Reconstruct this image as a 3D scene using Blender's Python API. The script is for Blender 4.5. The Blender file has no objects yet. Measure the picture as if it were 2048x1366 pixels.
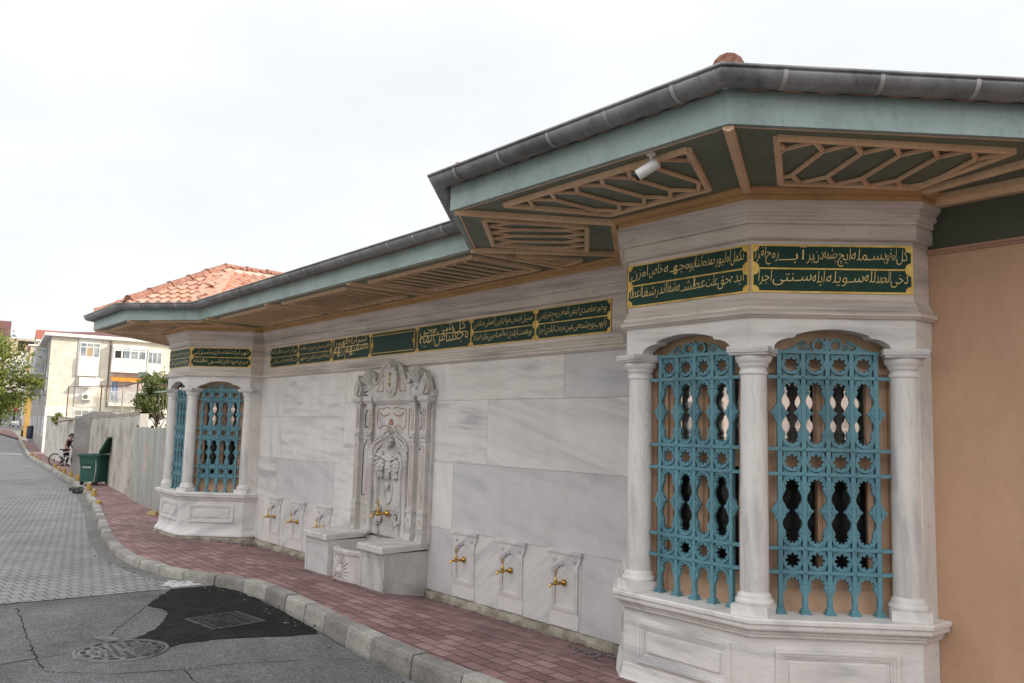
import bpy, bmesh, math, random, unicodedata
from mathutils import Vector, Matrix
R = math.radians
S = bpy.context.scene
COL = S.collection
rng = random.Random(7)

# ---------------------------------------------------------------- camera, sky, sun, exposure
cam = bpy.data.cameras.new('camera'); co = bpy.data.objects.new('camera', cam); COL.objects.link(co)
FW = Vector((-0.77517483, 0.62254569, 0.10742834)); RT = Vector((0.62818825, 0.77760557, 0.02662913)); UP = Vector((0.06695902, -0.08812745, 0.99385615))
CP = Vector((3.51950599, -5.15907952, 1.656))
m = Matrix((RT, UP, -FW)).transposed().to_4x4(); m.translation = CP
co.matrix_world = m
cam.sensor_width = 36; cam.lens = 29.667; cam.clip_start = .05; cam.clip_end = 3000
S.camera = co
SUN_EL, SUN_AZ = R(24), math.atan2(.765, .644)          # toward the sun: +X, a little +Y
sd = Vector((math.cos(SUN_EL)*math.cos(SUN_AZ), math.cos(SUN_EL)*math.sin(SUN_AZ), math.sin(SUN_EL)))
w = bpy.data.worlds.new('World'); S.world = w; w.use_nodes = True
nt = w.node_tree; N = nt.nodes; L = nt.links
bg = N['Background']; bg.inputs[1].default_value = .1
sky = N.new('ShaderNodeTexSky'); sky.sky_type = 'NISHITA'; sky.sun_disc = False
sky.sun_elevation = SUN_EL; sky.sun_rotation = math.pi/2-SUN_AZ; sky.air_density = 1.2; sky.dust_density = 2.5
tc = N.new('ShaderNodeTexCoord')
mp = N.new('ShaderNodeMapping'); mp.inputs['Scale'].default_value = (1.2, 1.2, 3.6); mp.inputs['Rotation'].default_value = (.1, .25, .5)
n1 = N.new('ShaderNodeTexNoise'); n1.inputs['Scale'].default_value = 1.7; n1.inputs['Detail'].default_value = 7; n1.inputs['Roughness'].default_value = .55
cr = N.new('ShaderNodeValToRGB'); cr.color_ramp.elements[0].position = .36; cr.color_ramp.elements[0].color = (.90, .90, .90, 1); cr.color_ramp.elements[1].position = .56; cr.color_ramp.elements[1].color = (1, 1, 1, 1)
dt = N.new('ShaderNodeVectorMath'); dt.operation = 'DOT_PRODUCT'; dt.inputs[1].default_value = (.42, -.72, .55)
mr = N.new('ShaderNodeMapRange'); mr.inputs[1].default_value = -.1; mr.inputs[2].default_value = .9; mr.inputs[3].default_value = 10.3; mr.inputs[4].default_value = 21.0
cc = N.new('ShaderNodeVectorMath'); cc.operation = 'SCALE'; cc.inputs[0].default_value = (.965, .985, 1.0)
mx = N.new('ShaderNodeMix'); mx.data_type = 'RGBA'
L.new(tc.outputs['Generated'], mp.inputs[0]); L.new(mp.outputs[0], n1.inputs[0]); L.new(n1.outputs[0], cr.inputs[0])
L.new(tc.outputs['Generated'], dt.inputs[0]); L.new(dt.outputs['Value'], mr.inputs[0]); L.new(mr.outputs[0], cc.inputs['Scale'])
L.new(cr.outputs[0], mx.inputs[0]); L.new(sky.outputs[0], mx.inputs[6]); L.new(cc.outputs[0], mx.inputs[7]); L.new(mx.outputs[2], bg.inputs[0])
sl = bpy.data.lights.new('sun', 'SUN'); sl.energy = 5.0; sl.angle = R(.6); sl.color = (1, .9, .76)
so = bpy.data.objects.new('sun', sl); COL.objects.link(so); so.rotation_euler = sd.to_track_quat('Z', 'Y').to_euler()
S.view_settings.view_transform = 'Standard'; S.view_settings.look = 'None'; S.view_settings.exposure = 0; S.view_settings.gamma = 1

# ---------------------------------------------------------------- materials
MC = {}
def newmat(name):
    mt = bpy.data.materials.new(name); mt.use_nodes = True
    return mt, mt.node_tree.nodes, mt.node_tree.links, mt.node_tree.nodes['Principled BSDF']
def noise_in(N, L, scale, detail=4, stretch=(1, 1, 1), rot=(0, 0, 0), loc=(0, 0, 0), rough=.55, dist=0):
    tc = N.new('ShaderNodeTexCoord'); mp = N.new('ShaderNodeMapping')
    mp.vector_type = 'TEXTURE'; mp.inputs['Scale'].default_value = tuple(1/x for x in stretch); mp.inputs['Rotation'].default_value = rot; mp.inputs['Location'].default_value = loc
    n = N.new('ShaderNodeTexNoise'); n.inputs['Scale'].default_value = scale; n.inputs['Detail'].default_value = detail
    n.inputs['Roughness'].default_value = rough; n.inputs['Distortion'].default_value = dist
    L.new(tc.outputs['Object'], mp.inputs[0]); L.new(mp.outputs[0], n.inputs[0]); return n
def ramp(N, L, src, stops):
    r = N.new('ShaderNodeValToRGB'); e = r.color_ramp.elements
    while len(e) < len(stops): e.new(.5)
    for el, (p, c) in zip(e, stops): el.position = p; el.color = (*c, 1) if len(c) == 3 else c
    L.new(src, r.inputs[0]); return r
def mixc(N, L, fac, a, b, blend='MIX'):
    m = N.new('ShaderNodeMix'); m.data_type = 'RGBA'; m.blend_type = blend
    for s, i in ((fac, 0), (a, 6), (b, 7)):
        if hasattr(s, 'is_output'): L.new(s, m.inputs[i])
        elif i == 0: m.inputs[0].default_value = s
        else: m.inputs[i].default_value = (*s, 1)
    return m.outputs[2]
def bumpn(N, L, bs, src, st, dist=.01):
    b = N.new('ShaderNodeBump'); b.inputs['Strength'].default_value = st; b.inputs['Distance'].default_value = dist
    L.new(src, b.inputs['Height']); L.new(b.outputs[0], bs.inputs['Normal'])
def M(name, c1, c2=None, scale=3, rough=.6, metal=0, bump=.15, bscale=60, stretch=(1, 1, 1), p=(.35, .65), spec=.5, dist=.004, wear=.12, spots=None):
    if name in MC: return MC[name]
    mt, N, L, bs = newmat(name); c2 = c2 or tuple(x*.8 for x in c1)
    n = noise_in(N, L, scale, 6, stretch); r = ramp(N, L, n.outputs[0], [(p[0], c1), (p[1], c2)])
    g1 = noise_in(N, L, 2.3, 9, (1, 1, .4), rough=.7, loc=(5, 2, 1)); q1 = ramp(N, L, g1.outputs[0], [(.34, (1-wear*1.6,)*3), (.52, (1, 1, 1)), (.75, (1+wear*.4,)*3)])
    g2 = noise_in(N, L, 21, 6, (1, 1, .6), rough=.7); q2 = ramp(N, L, g2.outputs[0], [(.30, (1-wear*1.5,)*3), (.46, (1, 1, 1))])
    col = mixc(N, L, 1.0, mixc(N, L, 1.0, r.outputs[0], q1.outputs[0], 'MULTIPLY'), q2.outputs[0], 'MULTIPLY')
    if spots:
        g3 = noise_in(N, L, 30, 7, rough=.75, loc=(1, 8, 3)); q3 = ramp(N, L, g3.outputs[0], [(.60, (0, 0, 0)), (.66, (.8, .8, .8))]); col = mixc(N, L, q3.outputs[0], col, spots)
    L.new(col, bs.inputs['Base Color'])
    bs.inputs['Roughness'].default_value = rough; bs.inputs['Metallic'].default_value = metal; bs.inputs['Specular IOR Level'].default_value = spec
    if bump:
        n2 = noise_in(N, L, bscale, 3, stretch); bumpn(N, L, bs, n2.outputs[0], bump, dist)
    MC[name] = mt; return mt
def marble(name, white, grey, rot=(0, 0, 0), loc=(0, 0, 0), amount=.5, scale=1.6, stretch=(1, 1, 7), warm=(.60, .50, .40), wamt=.25):
    if name in MC: return MC[name]
    mt, N, L, bs = newmat(name)
    n = noise_in(N, L, scale, 7, stretch, rot, loc, .58, .35)
    e = .40+.10*amount
    mid = tuple(.35*a+.65*b for a, b in zip(grey, white))
    r = ramp(N, L, n.outputs[0], [(e-.12, grey), (e-.02, mid), (e+.07, white), (1, tuple(min(1, x*1.05) for x in white))])
    n2 = noise_in(N, L, scale*1.7, 6, (stretch[0]*.8, stretch[1], stretch[2]*1.2), rot, tuple(x+3.1 for x in loc), .5, .5)
    v = ramp(N, L, n2.outputs[0], [(.478, (0, 0, 0)), (.5, (1, 1, 1)), (.515, (0, 0, 0))])
    c = mixc(N, L, v.outputs[0], r.outputs[0], tuple(.8*a+.2*b for a, b in zip(grey, white)))
    c = mixc(N, L, .25+.5*amount, r.outputs[0], c)
    n3 = noise_in(N, L, .9, 6, (1, 1, 1.3), (0, 0, 0), tuple(x*2 for x in loc))
    k = ramp(N, L, n3.outputs[0], [(.46, (0, 0, 0)), (.74, (wamt, wamt, wamt))])
    c = mixc(N, L, k.outputs[0], c, warm)
    n4 = noise_in(N, L, 3.5, 8, (1, 1, .7)); d = ramp(N, L, n4.outputs[0], [(.30, (.91, .90, .885)), (.58, (1, 1, 1))])
    c = mixc(N, L, 1.0, c, d.outputs[0], 'MULTIPLY')
    L.new(c, bs.inputs['Base Color']); bs.inputs['Roughness'].default_value = .42; bs.inputs['Specular IOR Level'].default_value = .35
    n5 = noise_in(N, L, 35, 4); bumpn(N, L, bs, n5.outputs[0], .10, .004)
    MC[name] = mt; return mt
W1, G1 = (.735, .71, .69), (.49, .485, .50)
mb_a = marble('marble_pale', W1, G1, (0, R(2), 0), (0, 0, 0), .5)
mb_b = marble('marble_streaked', W1, (.44, .44, .465), (0, R(3), 0), (4.2, 0, 1), .6, 1.0, (.8, 1, 8))
mb_c = marble('marble_slanting', (.70, .68, .665), (.53, .52, .515), (0, R(13), 0), (1, 5, 2), .6, 1.1, (.45, 1, 8), wamt=.12)
mb_d = marble('marble_blue_grey', (.60, .59, .60), (.47, .465, .50), (0, R(11), 0), (7, 1, 3), .5, 1.2, (.8, 1, 4), wamt=.05)
mb_e = marble('marble_diagonal', (.69, .67, .665), (.50, .495, .52), (0, R(-33), 0), (2, 8, 3), .7, 1.2, (.7, 1, 6), wamt=.08)
mb_w = marble('marble_white', (.745, .72, .70), (.56, .55, .545), (0, R(70), 0), (9, 2, 6), .35, 1.4, (1, 1, 4), wamt=.2)
mb_f = marble('marble_frieze', (.70, .63, .57), (.40, .36, .34), (0, R(2), 0), (3, 3, 9), .7, .9, (.7, .7, 12), (.50, .40, .31), .35)
mb_v = marble('marble_shaft', (.74, .71, .685), (.47, .465, .475), (0, R(86), 0), (5, 5, 1), .6, 1.0, (1.5, 1.5, 9), wamt=.3)
mb_k = marble('marble_carved', (.60, .57, .55), (.38, .36, .35), (0, R(80), 0), (1, 7, 4), .6, 2.4, (1, 1, 2), (.36, .31, .27), .5)
m_wet = marble('marble_weathered', (.44, .42, .39), (.22, .21, .20), (0, R(85), 0), (2, 1, 7), .8, 1.8, (1, 1, 3), (.30, .25, .19), .6)
m_tan = M('tan_painted_wood', (.82, .575, .365), (.73, .495, .305), 3, .5, bump=.1, bscale=30)
m_win = M('beige_painted_wood', (.62, .405, .27), (.55, .35, .225), 3, .5, bump=.08, bscale=30)
m_sof = M('dark_green_boards', (.165, .20, .145), (.13, .16, .115), 2.5, .55, bump=.1, bscale=25)
m_fas = M('sage_green_boards', (.30, .385, .365), (.255, .335, .32), 2, .5, bump=.15, bscale=25, stretch=(1, 1, 4), wear=.16)
m_zinc = M('zinc_sheet', (.34, .34, .345), (.20, .20, .205), 5, .46, .5, .35, 14, p=(.3, .7), dist=.008, wear=.25)
m_strap = M('pale_zinc_strap', (.48, .48, .48), (.36, .36, .36), 8, .5, .4, .05)
m_grn = M('inscription_green', (.005, .050, .034), (.004, .038, .026), 4, .5, bump=.1, spec=.25)
m_gold = M('gold_leaf', (.74, .51, .14), (.50, .31, .06), 12, .42, .4, .2, 45)
m_let = M('gilt_letters', (.90, .68, .28), (.74, .53, .18), 14, .45, .15, .1)
m_teal = M('teal_iron_paint', (.115, .28, .34), (.09, .22, .27), 3.5, .5, bump=.3, bscale=90, wear=.2, spots=(.13, .16, .155))
m_org = M('ochre_render', (.56, .35, .23), (.48, .295, .19), .9, .8, bump=.5, bscale=60, dist=.004, wear=.055)
m_grw = M('dark_green_band', (.075, .085, .06), (.06, .07, .05), 2, .6)
m_con = M('rough_plinth_concrete', (.40, .37, .30), (.16, .13, .10), 6, .9, bump=.9, bscale=25, dist=.02, p=(.4, .7))
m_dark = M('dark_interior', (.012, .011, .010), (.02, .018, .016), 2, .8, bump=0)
m_pinkrefl = M('pink_reflection', (.82, .66, .60), (.74, .58, .53), 2, .7, stretch=(1, 1, 40), p=(.4, .6))  # colour stands in for the pink street reflection in the upper panes
m_brass = M('brass', (.70, .44, .12), (.45, .26, .06), 14, .28, .95, .1)
m_rose = M('rose_inlay', (.46, .235, .185), (.38, .18, .14), 10, .6)
m_blk = M('black_inlay', (.02, .02, .02), (.03, .03, .03), 10, .5)
m_tile = M('clay_tile', (.58, .33, .24), (.44, .21, .145), 7, .75, bump=.4, bscale=40, p=(.35, .7))
m_cap = M('clay_ridge_tile', (.40, .20, .145), (.20, .085, .06), 40, .85, bump=.8, bscale=50, p=(.4, .6))
m_mort = M('pale_mortar', (.62, .50, .42), (.5, .36, .28), 14, .9, bump=.6, bscale=30)
m_asph = None
def ground_mat(name, stops, scale, speck, bump, rough=.85, big=.8, spec=.3):
    mt, N, L, bs = newmat(name)
    n = noise_in(N, L, scale, 12, rough=.7); r = ramp(N, L, n.outputs[0], stops)
    v = N.new('ShaderNodeTexVoronoi'); v.inputs['Scale'].default_value = 110
    tcn = N.new('ShaderNodeTexCoord'); L.new(tcn.outputs['Object'], v.inputs[0])
    s = ramp(N, L, v.outputs['Color'], [(.2, (1-speck,)*3), (.8, (1+speck*.6,)*3)])
    c = mixc(N, L, 1.0, r.outputs[0], s.outputs[0], 'MULTIPLY')
    n2 = noise_in(N, L, big, 5); r2 = ramp(N, L, n2.outputs[0], [(.35, (.78, .77, .76)), (.65, (1.08, 1.07, 1.05))])
    c = mixc(N, L, 1.0, c, r2.outputs[0], 'MULTIPLY')
    L.new(c, bs.inputs['Base Color']); bs.inputs['Roughness'].default_value = rough; bs.inputs['Specular IOR Level'].default_value = spec
    bumpn(N, L, bs, v.outputs['Distance'], bump, .006); return mt
m_asph = ground_mat('worn_asphalt', [(.32, (.12, .12, .127)), (.68, (.205, .205, .217))], 1.7, .5, .7, .9, .5, .2)
m_patch = ground_mat('fresh_asphalt', [(.3, (.014, .014, .015)), (.7, (.034, .034, .035))], 6, .6, 1.0, .95, .8, .12)
m_dirt = ground_mat('gutter_dirt', [(.35, (.17, .165, .16)), (.7, (.26, .255, .25))], 7, .4, .8)
m_kerb = ground_mat('kerb_concrete', [(.3, (.30, .29, .27)), (.7, (.47, .455, .42))], 3.5, .25, .3, big=2.5)
m_kerb2 = ground_mat('kerb_concrete_dark', [(.3, (.21, .20, .185)), (.7, (.36, .345, .32))], 3.0, .25, .3, big=2.2)
m_ground = ground_mat('bare_ground', [(.3, (.2, .19, .17)), (.7, (.28, .26, .23))], 1, .3, .4)
def bricks(name, c1, c2, mortar, bw, rh, ms, rot=0, wall=False, wear=.35, bump=.5, wearc=(.7, .7, .7)):
    mt, N, L, bs = newmat(name)
    tcn = N.new('ShaderNodeTexCoord'); mp = N.new('ShaderNodeMapping'); mp.inputs['Rotation'].default_value = (0, 0, rot)
    nz = noise_in(N, L, 3, 2); sc = N.new('ShaderNodeVectorMath'); sc.operation = 'SCALE'; sc.inputs['Scale'].default_value = .012
    ad = N.new('ShaderNodeVectorMath'); L.new(nz.outputs['Color'], sc.inputs[0]); L.new(tcn.outputs['Object'], ad.inputs[0]); L.new(sc.outputs[0], ad.inputs[1])
    L.new(ad.outputs[0], mp.inputs[0])
    b = N.new('ShaderNodeTexBrick'); b.inputs['Scale'].default_value = 1; b.inputs['Brick Width'].default_value = bw; b.inputs['Row Height'].default_value = rh
    b.inputs['Mortar Size'].default_value = ms; b.inputs['Mortar Smooth'].default_value = .3; b.inputs['Color1'].default_value = (*c1, 1); b.inputs['Color2'].default_value = (*c2, 1); b.inputs['Mortar'].default_value = (*mortar, 1)
    if wall:
        sp = N.new('ShaderNodeSeparateXYZ'); cb = N.new('ShaderNodeCombineXYZ'); L.new(mp.outputs[0], sp.inputs[0]); L.new(sp.outputs[1], cb.inputs[0]); L.new(sp.outputs[2], cb.inputs[1]); L.new(cb.outputs[0], b.inputs[0])
    else: L.new(mp.outputs[0], b.inputs[0])
    n = noise_in(N, L, 1.3, 8, rough=.65); r = ramp(N, L, n.outputs[0], [(.35, (1-wear,)*3), (.65, (1.1, 1.1, 1.1))])
    n3 = noise_in(N, L, 45, 4); r3 = ramp(N, L, n3.outputs[0], [(.3, (.8, .8, .8)), (.7, (1.12, 1.12, 1.12))])
    c = mixc(N, L, 1.0, b.outputs[0], r.outputs[0], 'MULTIPLY'); c = mixc(N, L, 1.0, c, r3.outputs[0], 'MULTIPLY')
    L.new(c, bs.inputs['Base Color']); bs.inputs['Roughness'].default_value = .8
    bp = N.new('ShaderNodeBump'); bp.invert = True; bp.inputs['Strength'].default_value = bump; bp.inputs['Distance'].default_value = .01
    L.new(b.outputs['Fac'], bp.inputs['Height']); L.new(bp.outputs[0], bs.inputs['Normal']); return mt
m_side = bricks('red_sidewalk_bricks', (.385, .235, .23), (.235, .118, .118), (.085, .052, .05), .215, .112, .008, R(2), wear=.4)
m_pave = bricks('grey_road_pavers', (.245, .24, .25), (.275, .27, .275), (.10, .098, .10), .108, .20, .009, R(90-3), wear=.25)
m_film, N_, L_, b_ = newmat('reflective_film'); gl_ = N_.new('ShaderNodeBsdfGlossy'); gl_.inputs[0].default_value = (.80, .68, .63, 1); gl_.inputs['Roughness'].default_value = .03; tr_ = N_.new('ShaderNodeBsdfTransparent'); ms_ = N_.new('ShaderNodeMixShader'); ms_.inputs[0].default_value = .72
L_.new(tr_.outputs[0], ms_.inputs[1]); L_.new(gl_.outputs[0], ms_.inputs[2]); L_.new(ms_.outputs[0], N_['Material Output'].inputs[0])
m_glass, N_, L_, b_ = newmat('window_glass')
b_.inputs['Base Color'].default_value = (.01, .012, .014, 1); b_.inputs['Roughness'].default_value = .03; b_.inputs['Specular IOR Level'].default_value = .8
tr_ = N_.new('ShaderNodeBsdfTransparent'); ms_ = N_.new('ShaderNodeMixShader'); ms_.inputs[0].default_value = .3
L_.new(tr_.outputs[0], ms_.inputs[1]); L_.new(b_.outputs[0], ms_.inputs[2]); L_.new(ms_.outputs[0], N_['Material Output'].inputs[0])
def leafmat(name, c1, c2, c3):
    mt, N, L, bs = newmat(name)
    g = N.new('ShaderNodeNewGeometry'); r = ramp(N, L, g.outputs['Random Per Island'], [(0, c1), (.5, c2), (1, c3)])
    L.new(r.outputs[0], bs.inputs['Base Color']); bs.inputs['Roughness'].default_value = .55
    t = N.new('ShaderNodeBsdfTranslucent'); L.new(r.outputs[0], t.inputs[0]); ms = N.new('ShaderNodeMixShader'); ms.inputs[0].default_value = .35
    L.new(bs.outputs[0], ms.inputs[1]); L.new(t.outputs[0], ms.inputs[2]); L.new(ms.outputs[0], N['Material Output'].inputs[0]); return mt
m_leaf = leafmat('spring_leaves', (.055, .085, .010), (.14, .18, .02), (.29, .30, .05))
m_leaf2 = leafmat('olive_leaves', (.05, .085, .02), (.10, .13, .03), (.19, .20, .06))
m_bark = M('bark', (.12, .09, .07), (.06, .045, .035), 9, .9, bump=.8, bscale=30)

# ---------------------------------------------------------------- mesh helpers
class Fr:                                   # a facade frame: u along, z up, off outward
    def __init__(s, o, d): s.o = Vector((o[0], o[1], 0)); s.d = Vector((d[0], d[1], 0)).normalized(); s.n = Vector((s.d.y, -s.d.x, 0))
    def p(s, u, z, off=0): q = s.o+s.d*u+s.n*off; return (q.x, q.y, z)
LOC = Fr((0, 0), (1, 0))
class MB:
    def __init__(s): s.v = []; s.f = []; s.m = []; s.sm = []
    def face(s, pts, mi=0, sm=False):
        i = len(s.v); s.v += [tuple(q) for q in pts]; s.f.append(tuple(range(i, i+len(pts)))); s.m.append(mi); s.sm.append(sm)
    def grid(s, rows, mi=0, sm=True, close=False):
        i = len(s.v); n = len(rows[0])
        for r in rows: s.v += [tuple(q) for q in r]
        for a in range(len(rows)-1):
            for b in range(n if close else n-1):
                c = (b+1) % n
                s.f.append((i+a*n+b, i+a*n+c, i+(a+1)*n+c, i+(a+1)*n+b)); s.m.append(mi); s.sm.append(sm)
    def prism(s, fr, poly, o0, o1, mi=0, back=False):
        n = len(poly); A = sum(poly[k][0]*poly[(k+1) % n][1]-poly[(k+1) % n][0]*poly[k][1] for k in range(n))
        if A < 0: poly = poly[::-1]
        s.face([fr.p(u, z, o1) for u, z in poly], mi)
        if back: s.face([fr.p(u, z, o0) for u, z in poly[::-1]], mi)
        for k in range(n):
            a, b = poly[k], poly[(k+1) % n]
            s.face([fr.p(*a, o0), fr.p(*b, o0), fr.p(*b, o1), fr.p(*a, o1)], mi)
    def fbox(s, fr, u0, u1, z0, z1, o0, o1, mi=0, back=False): s.prism(fr, [(u0, z0), (u1, z0), (u1, z1), (u0, z1)], o0, o1, mi, back)
    def box(s, x0, x1, y0, y1, z0, z1, mi=0):
        s.prism(LOC, [(x0, z0), (x1, z0), (x1, z1), (x0, z1)], -y1, -y0, mi, True)
    def bar(s, p, q, wd, h, up=(0, 0, 1), mi=0):
        p, q = Vector(p), Vector(q); d = (q-p).normalized(); sdv = d.cross(Vector(up)).normalized()*wd*.5; u = sdv.cross(d).normalized()*h*.5
        c = [[e+a*sdv+b*u for a, b in ((-1, -1), (1, -1), (1, 1), (-1, 1))] for e in (p, q)]
        s.grid([c[0], c[1]], mi, False, True); s.face(c[0][::-1], mi); s.face(c[1], mi)
    def tube(s, pts, r, n=8, mi=0, caps=True):
        pts = [Vector(p) for p in pts]; rows = []; ref = None
        for i, p in enumerate(pts):
            t = (pts[min(i+1, len(pts)-1)]-pts[max(i-1, 0)]).normalized()
            if ref is None: ref = t.orthogonal().normalized()
            ref = (ref-t*ref.dot(t)).normalized(); b = t.cross(ref)
            rr = r[i] if isinstance(r, (list, tuple)) else r
            rows.append([p+(ref*math.cos(2*math.pi*k/n)+b*math.sin(2*math.pi*k/n))*rr for k in range(n)])
        s.grid(rows, mi, True, True)
        if caps: s.face(rows[0][::-1], mi); s.face(rows[-1], mi)
    def lathe(s, prof, c=(0, 0, 0), n=24, mi=0, axis='z'):
        rows = []
        for r, z in prof:
            ring = []
            for k in range(n):
                a = 2*math.pi*k/n
                if axis == 'z': ring.append((c[0]+r*math.cos(a), c[1]+r*math.sin(a), c[2]+z))
                else: ring.append((c[0]+r*math.cos(a), c[1]-z, c[2]+r*math.sin(a)))      # along -y
            rows.append(ring)
        s.grid(rows, mi, True, True); s.face(rows[0][::-1], mi); s.face(rows[-1], mi)
    def ball(s, c, rx, ry=None, rz=None, n=10, mi=0):
        ry = ry or rx; rz = rz or rx; rows = []
        for i in range(1, n):
            t = math.pi*i/n; rows.append([(c[0]+rx*math.sin(t)*math.cos(2*math.pi*k/(n+2)), c[1]+ry*math.sin(t)*math.sin(2*math.pi*k/(n+2)), c[2]-rz*math.cos(t)) for k in range(n+2)])
        s.grid(rows, mi, True, True); s.face(rows[0][::-1], mi, True); s.face(rows[-1], mi, True)
    def sweep(s, path, prof, mi=0, sm=False):
        s_rows = [offset(path, o, z) for o, z in prof]
        for a in range(len(prof)-1):
            for b in range(len(path)-1): s.face([s_rows[a][b], s_rows[a][b+1], s_rows[a+1][b+1], s_rows[a+1][b]], mi, sm)
    def build(s, name, mats, parent=None, local=False, merge=False):
        me = bpy.data.meshes.new(name); v = s.v
        if parent is not None and not local:
            o = wloc(parent); v = [(a-o.x, b-o.y, c-o.z) for a, b, c in v]
        me.from_pydata(v, [], s.f); mats = mats if isinstance(mats, (list, tuple)) else [mats]
        for q in mats: me.materials.append(q)
        me.polygons.foreach_set('material_index', s.m); me.polygons.foreach_set('use_smooth', s.sm)
        if merge:
            bm = bmesh.new(); bm.from_mesh(me); bmesh.ops.remove_doubles(bm, verts=bm.verts, dist=.0004); bm.to_mesh(me); bm.free()
        me.update(); ob = bpy.data.objects.new(name, me); COL.objects.link(ob)
        if parent is not None: ob.parent = parent
        return ob
def wloc(o):
    p = Vector((0, 0, 0))
    while o is not None: p = p+Vector(o.location); o = o.parent
    return p
def offset(path, o, z):
    out = []; n = len(path)
    for i in range(n):
        p = Vector(path[i])
        ns = []
        if i > 0: d = (p-Vector(path[i-1])).normalized(); ns.append(Vector((d.y, -d.x)))
        if i < n-1: d = (Vector(path[i+1])-p).normalized(); ns.append(Vector((d.y, -d.x)))
        if len(ns) == 1: q = p+ns[0]*o
        else: b = (ns[0]+ns[1]); q = p+b*(o/(1+ns[0].dot(ns[1])))
        out.append((q.x, q.y, z))
    return out
def tag(o, label=None, cat=None, group=None, kind=None):
    for k, v in (('label', label), ('category', cat), ('group', group), ('kind', kind)):
        if v: o[k] = v
    return o
def thing(name, label, cat, loc=(0, 0, 0), rz=0, group=None):
    o = bpy.data.objects.new(name, None); COL.objects.link(o); o.location = loc; o.rotation_euler = (0, 0, rz); o.empty_display_size = .2
    return tag(o, label, cat, group)
def kids(o): return [c for c in COL.objects if c.parent == o]
def dup(o, parent=None):
    c = o.copy(); COL.objects.link(c); c.parent = parent
    for ch in kids(o): dup(ch, c)
    return c
def arc(cx, cz, rx, rz, a0, a1, n=12): return [(cx+rx*math.cos(R(a0+(a1-a0)*k/n)), cz+rz*math.sin(R(a0+(a1-a0)*k/n))) for k in range(n+1)]
def spiral(fr, cx, cz, r0, r1, a0, turns, off, n=22): return [fr.p(cx+(r0+(r1-r0)*k/n)*math.cos(a0+turns*2*math.pi*k/n), cz+(r0+(r1-r0)*k/n)*math.sin(a0+turns*2*math.pi*k/n), off) for k in range(n+1)]
def lerp(x, xs, ys):
    if x <= xs[0]: return ys[0]
    for i in range(len(xs)-1):
        if x <= xs[i+1]: return ys[i]+(ys[i+1]-ys[i])*(x-xs[i])/(xs[i+1]-xs[i])
    return ys[-1]

# ---------------------------------------------------------------- ground, road, kerb, sidewalk
def gbase(X): return lerp(X, [-120, -90, -55, -14, 50], [1.0, .45, -.49, -.12, -.1])
def gk(X): return lerp(X, [-14, -10, -7, -4, -1], [0, .08, .14, .17, .2])
def gz(X, y): return gbase(X)+gk(X)*min(max(-y, 0), .95)
def zroad(X): return lerp(X, [-120, -90, -55, -14, -8, 0], [.9, .33, -.61, -.235, -.075, -.045])
KERB = [(9, -1.8), (2, -1.79), (-.68, -1.785), (-1.64, -1.79), (-2.3, -1.78), (-2.92, -1.71), (-3.9, -1.6), (-4.6, -1.56), (-5.2, -1.57), (-5.75, -1.72), (-6.15, -1.9), (-6.5, -2.02), (-7.17, -2.09), (-7.8, -2.11), (-8.5, -2.06), (-9.1, -1.97), (-10.2, -1.8), (-11.36, -1.57), (-12.8, -1.28), (-14.2, -.98), (-18.05, -.23), (-20.66, .22), (-25.5, .98), (-29.8, 1.48), (-36.75, 2.37), (-44.9, 3.3), (-53.2, 4.3), (-57, 4.75), (-68, 6.2), (-83.4, 8.1), (-99, 9.85)]
for _ in range(2):
    KERB = [KERB[0]]+[q for a, b in zip(KERB, KERB[1:]) for q in ((a[0]*.75+b[0]*.25, a[1]*.75+b[1]*.25), (a[0]*.25+b[0]*.75, a[1]*.25+b[1]*.75))]+[KERB[-1]]
def kerb_y(X): K = KERB[::-1]; return lerp(X, [k[0] for k in K], [k[1] for k in K])
mbx = MB(); mbx.face([(-600, -600, -1.3), (600, -600, -1.3), (600, 600, -1.3), (-600, 600, -1.3)]); tag(mbx.build('ground', m_ground), kind='structure')
def xs_range(a, b):
    x = a; out = []
    while x > b: out.append(x); x -= .35 if x > -16 else 2.0
    return out+[b]
def strip(name, a, b, fy, fz, mat, ny=6):
    g = MB(); g.grid([[(X, y, fz(X, y)) for y in fy(X)] for X in xs_range(a, b)]); return tag(g.build(name, mat), kind='structure')
wally = lambda X: lerp(X, [-60, -14.3, -13.5, 20], [6.9, .7, .6, .6])
strip('sidewalk', 9, -99, lambda X: [kerb_y(X)+.11+(wally(X)+.3-kerb_y(X)-.11)*k/14 for k in range(15)], gz, m_side)
strip('asphalt_road', 40, -5.74, lambda X: [-40, -12, -6, -3.5, kerb_y(X)-.10], lambda X, y: zroad(X), m_asph)
strip('paver_road', -5.74, -118, lambda X: [-25, -8, -5, kerb_y(X)-2, kerb_y(X)-.20+(0 if X > -98.9 else 9)], lambda X, y: zroad(X)+.002, m_pave)
strip('road_gutter', -5.74, -99, lambda X: [kerb_y(X)-.20, kerb_y(X)-.1, kerb_y(X)-.015], lambda X, y: zroad(X)+.001, m_dirt)
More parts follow.
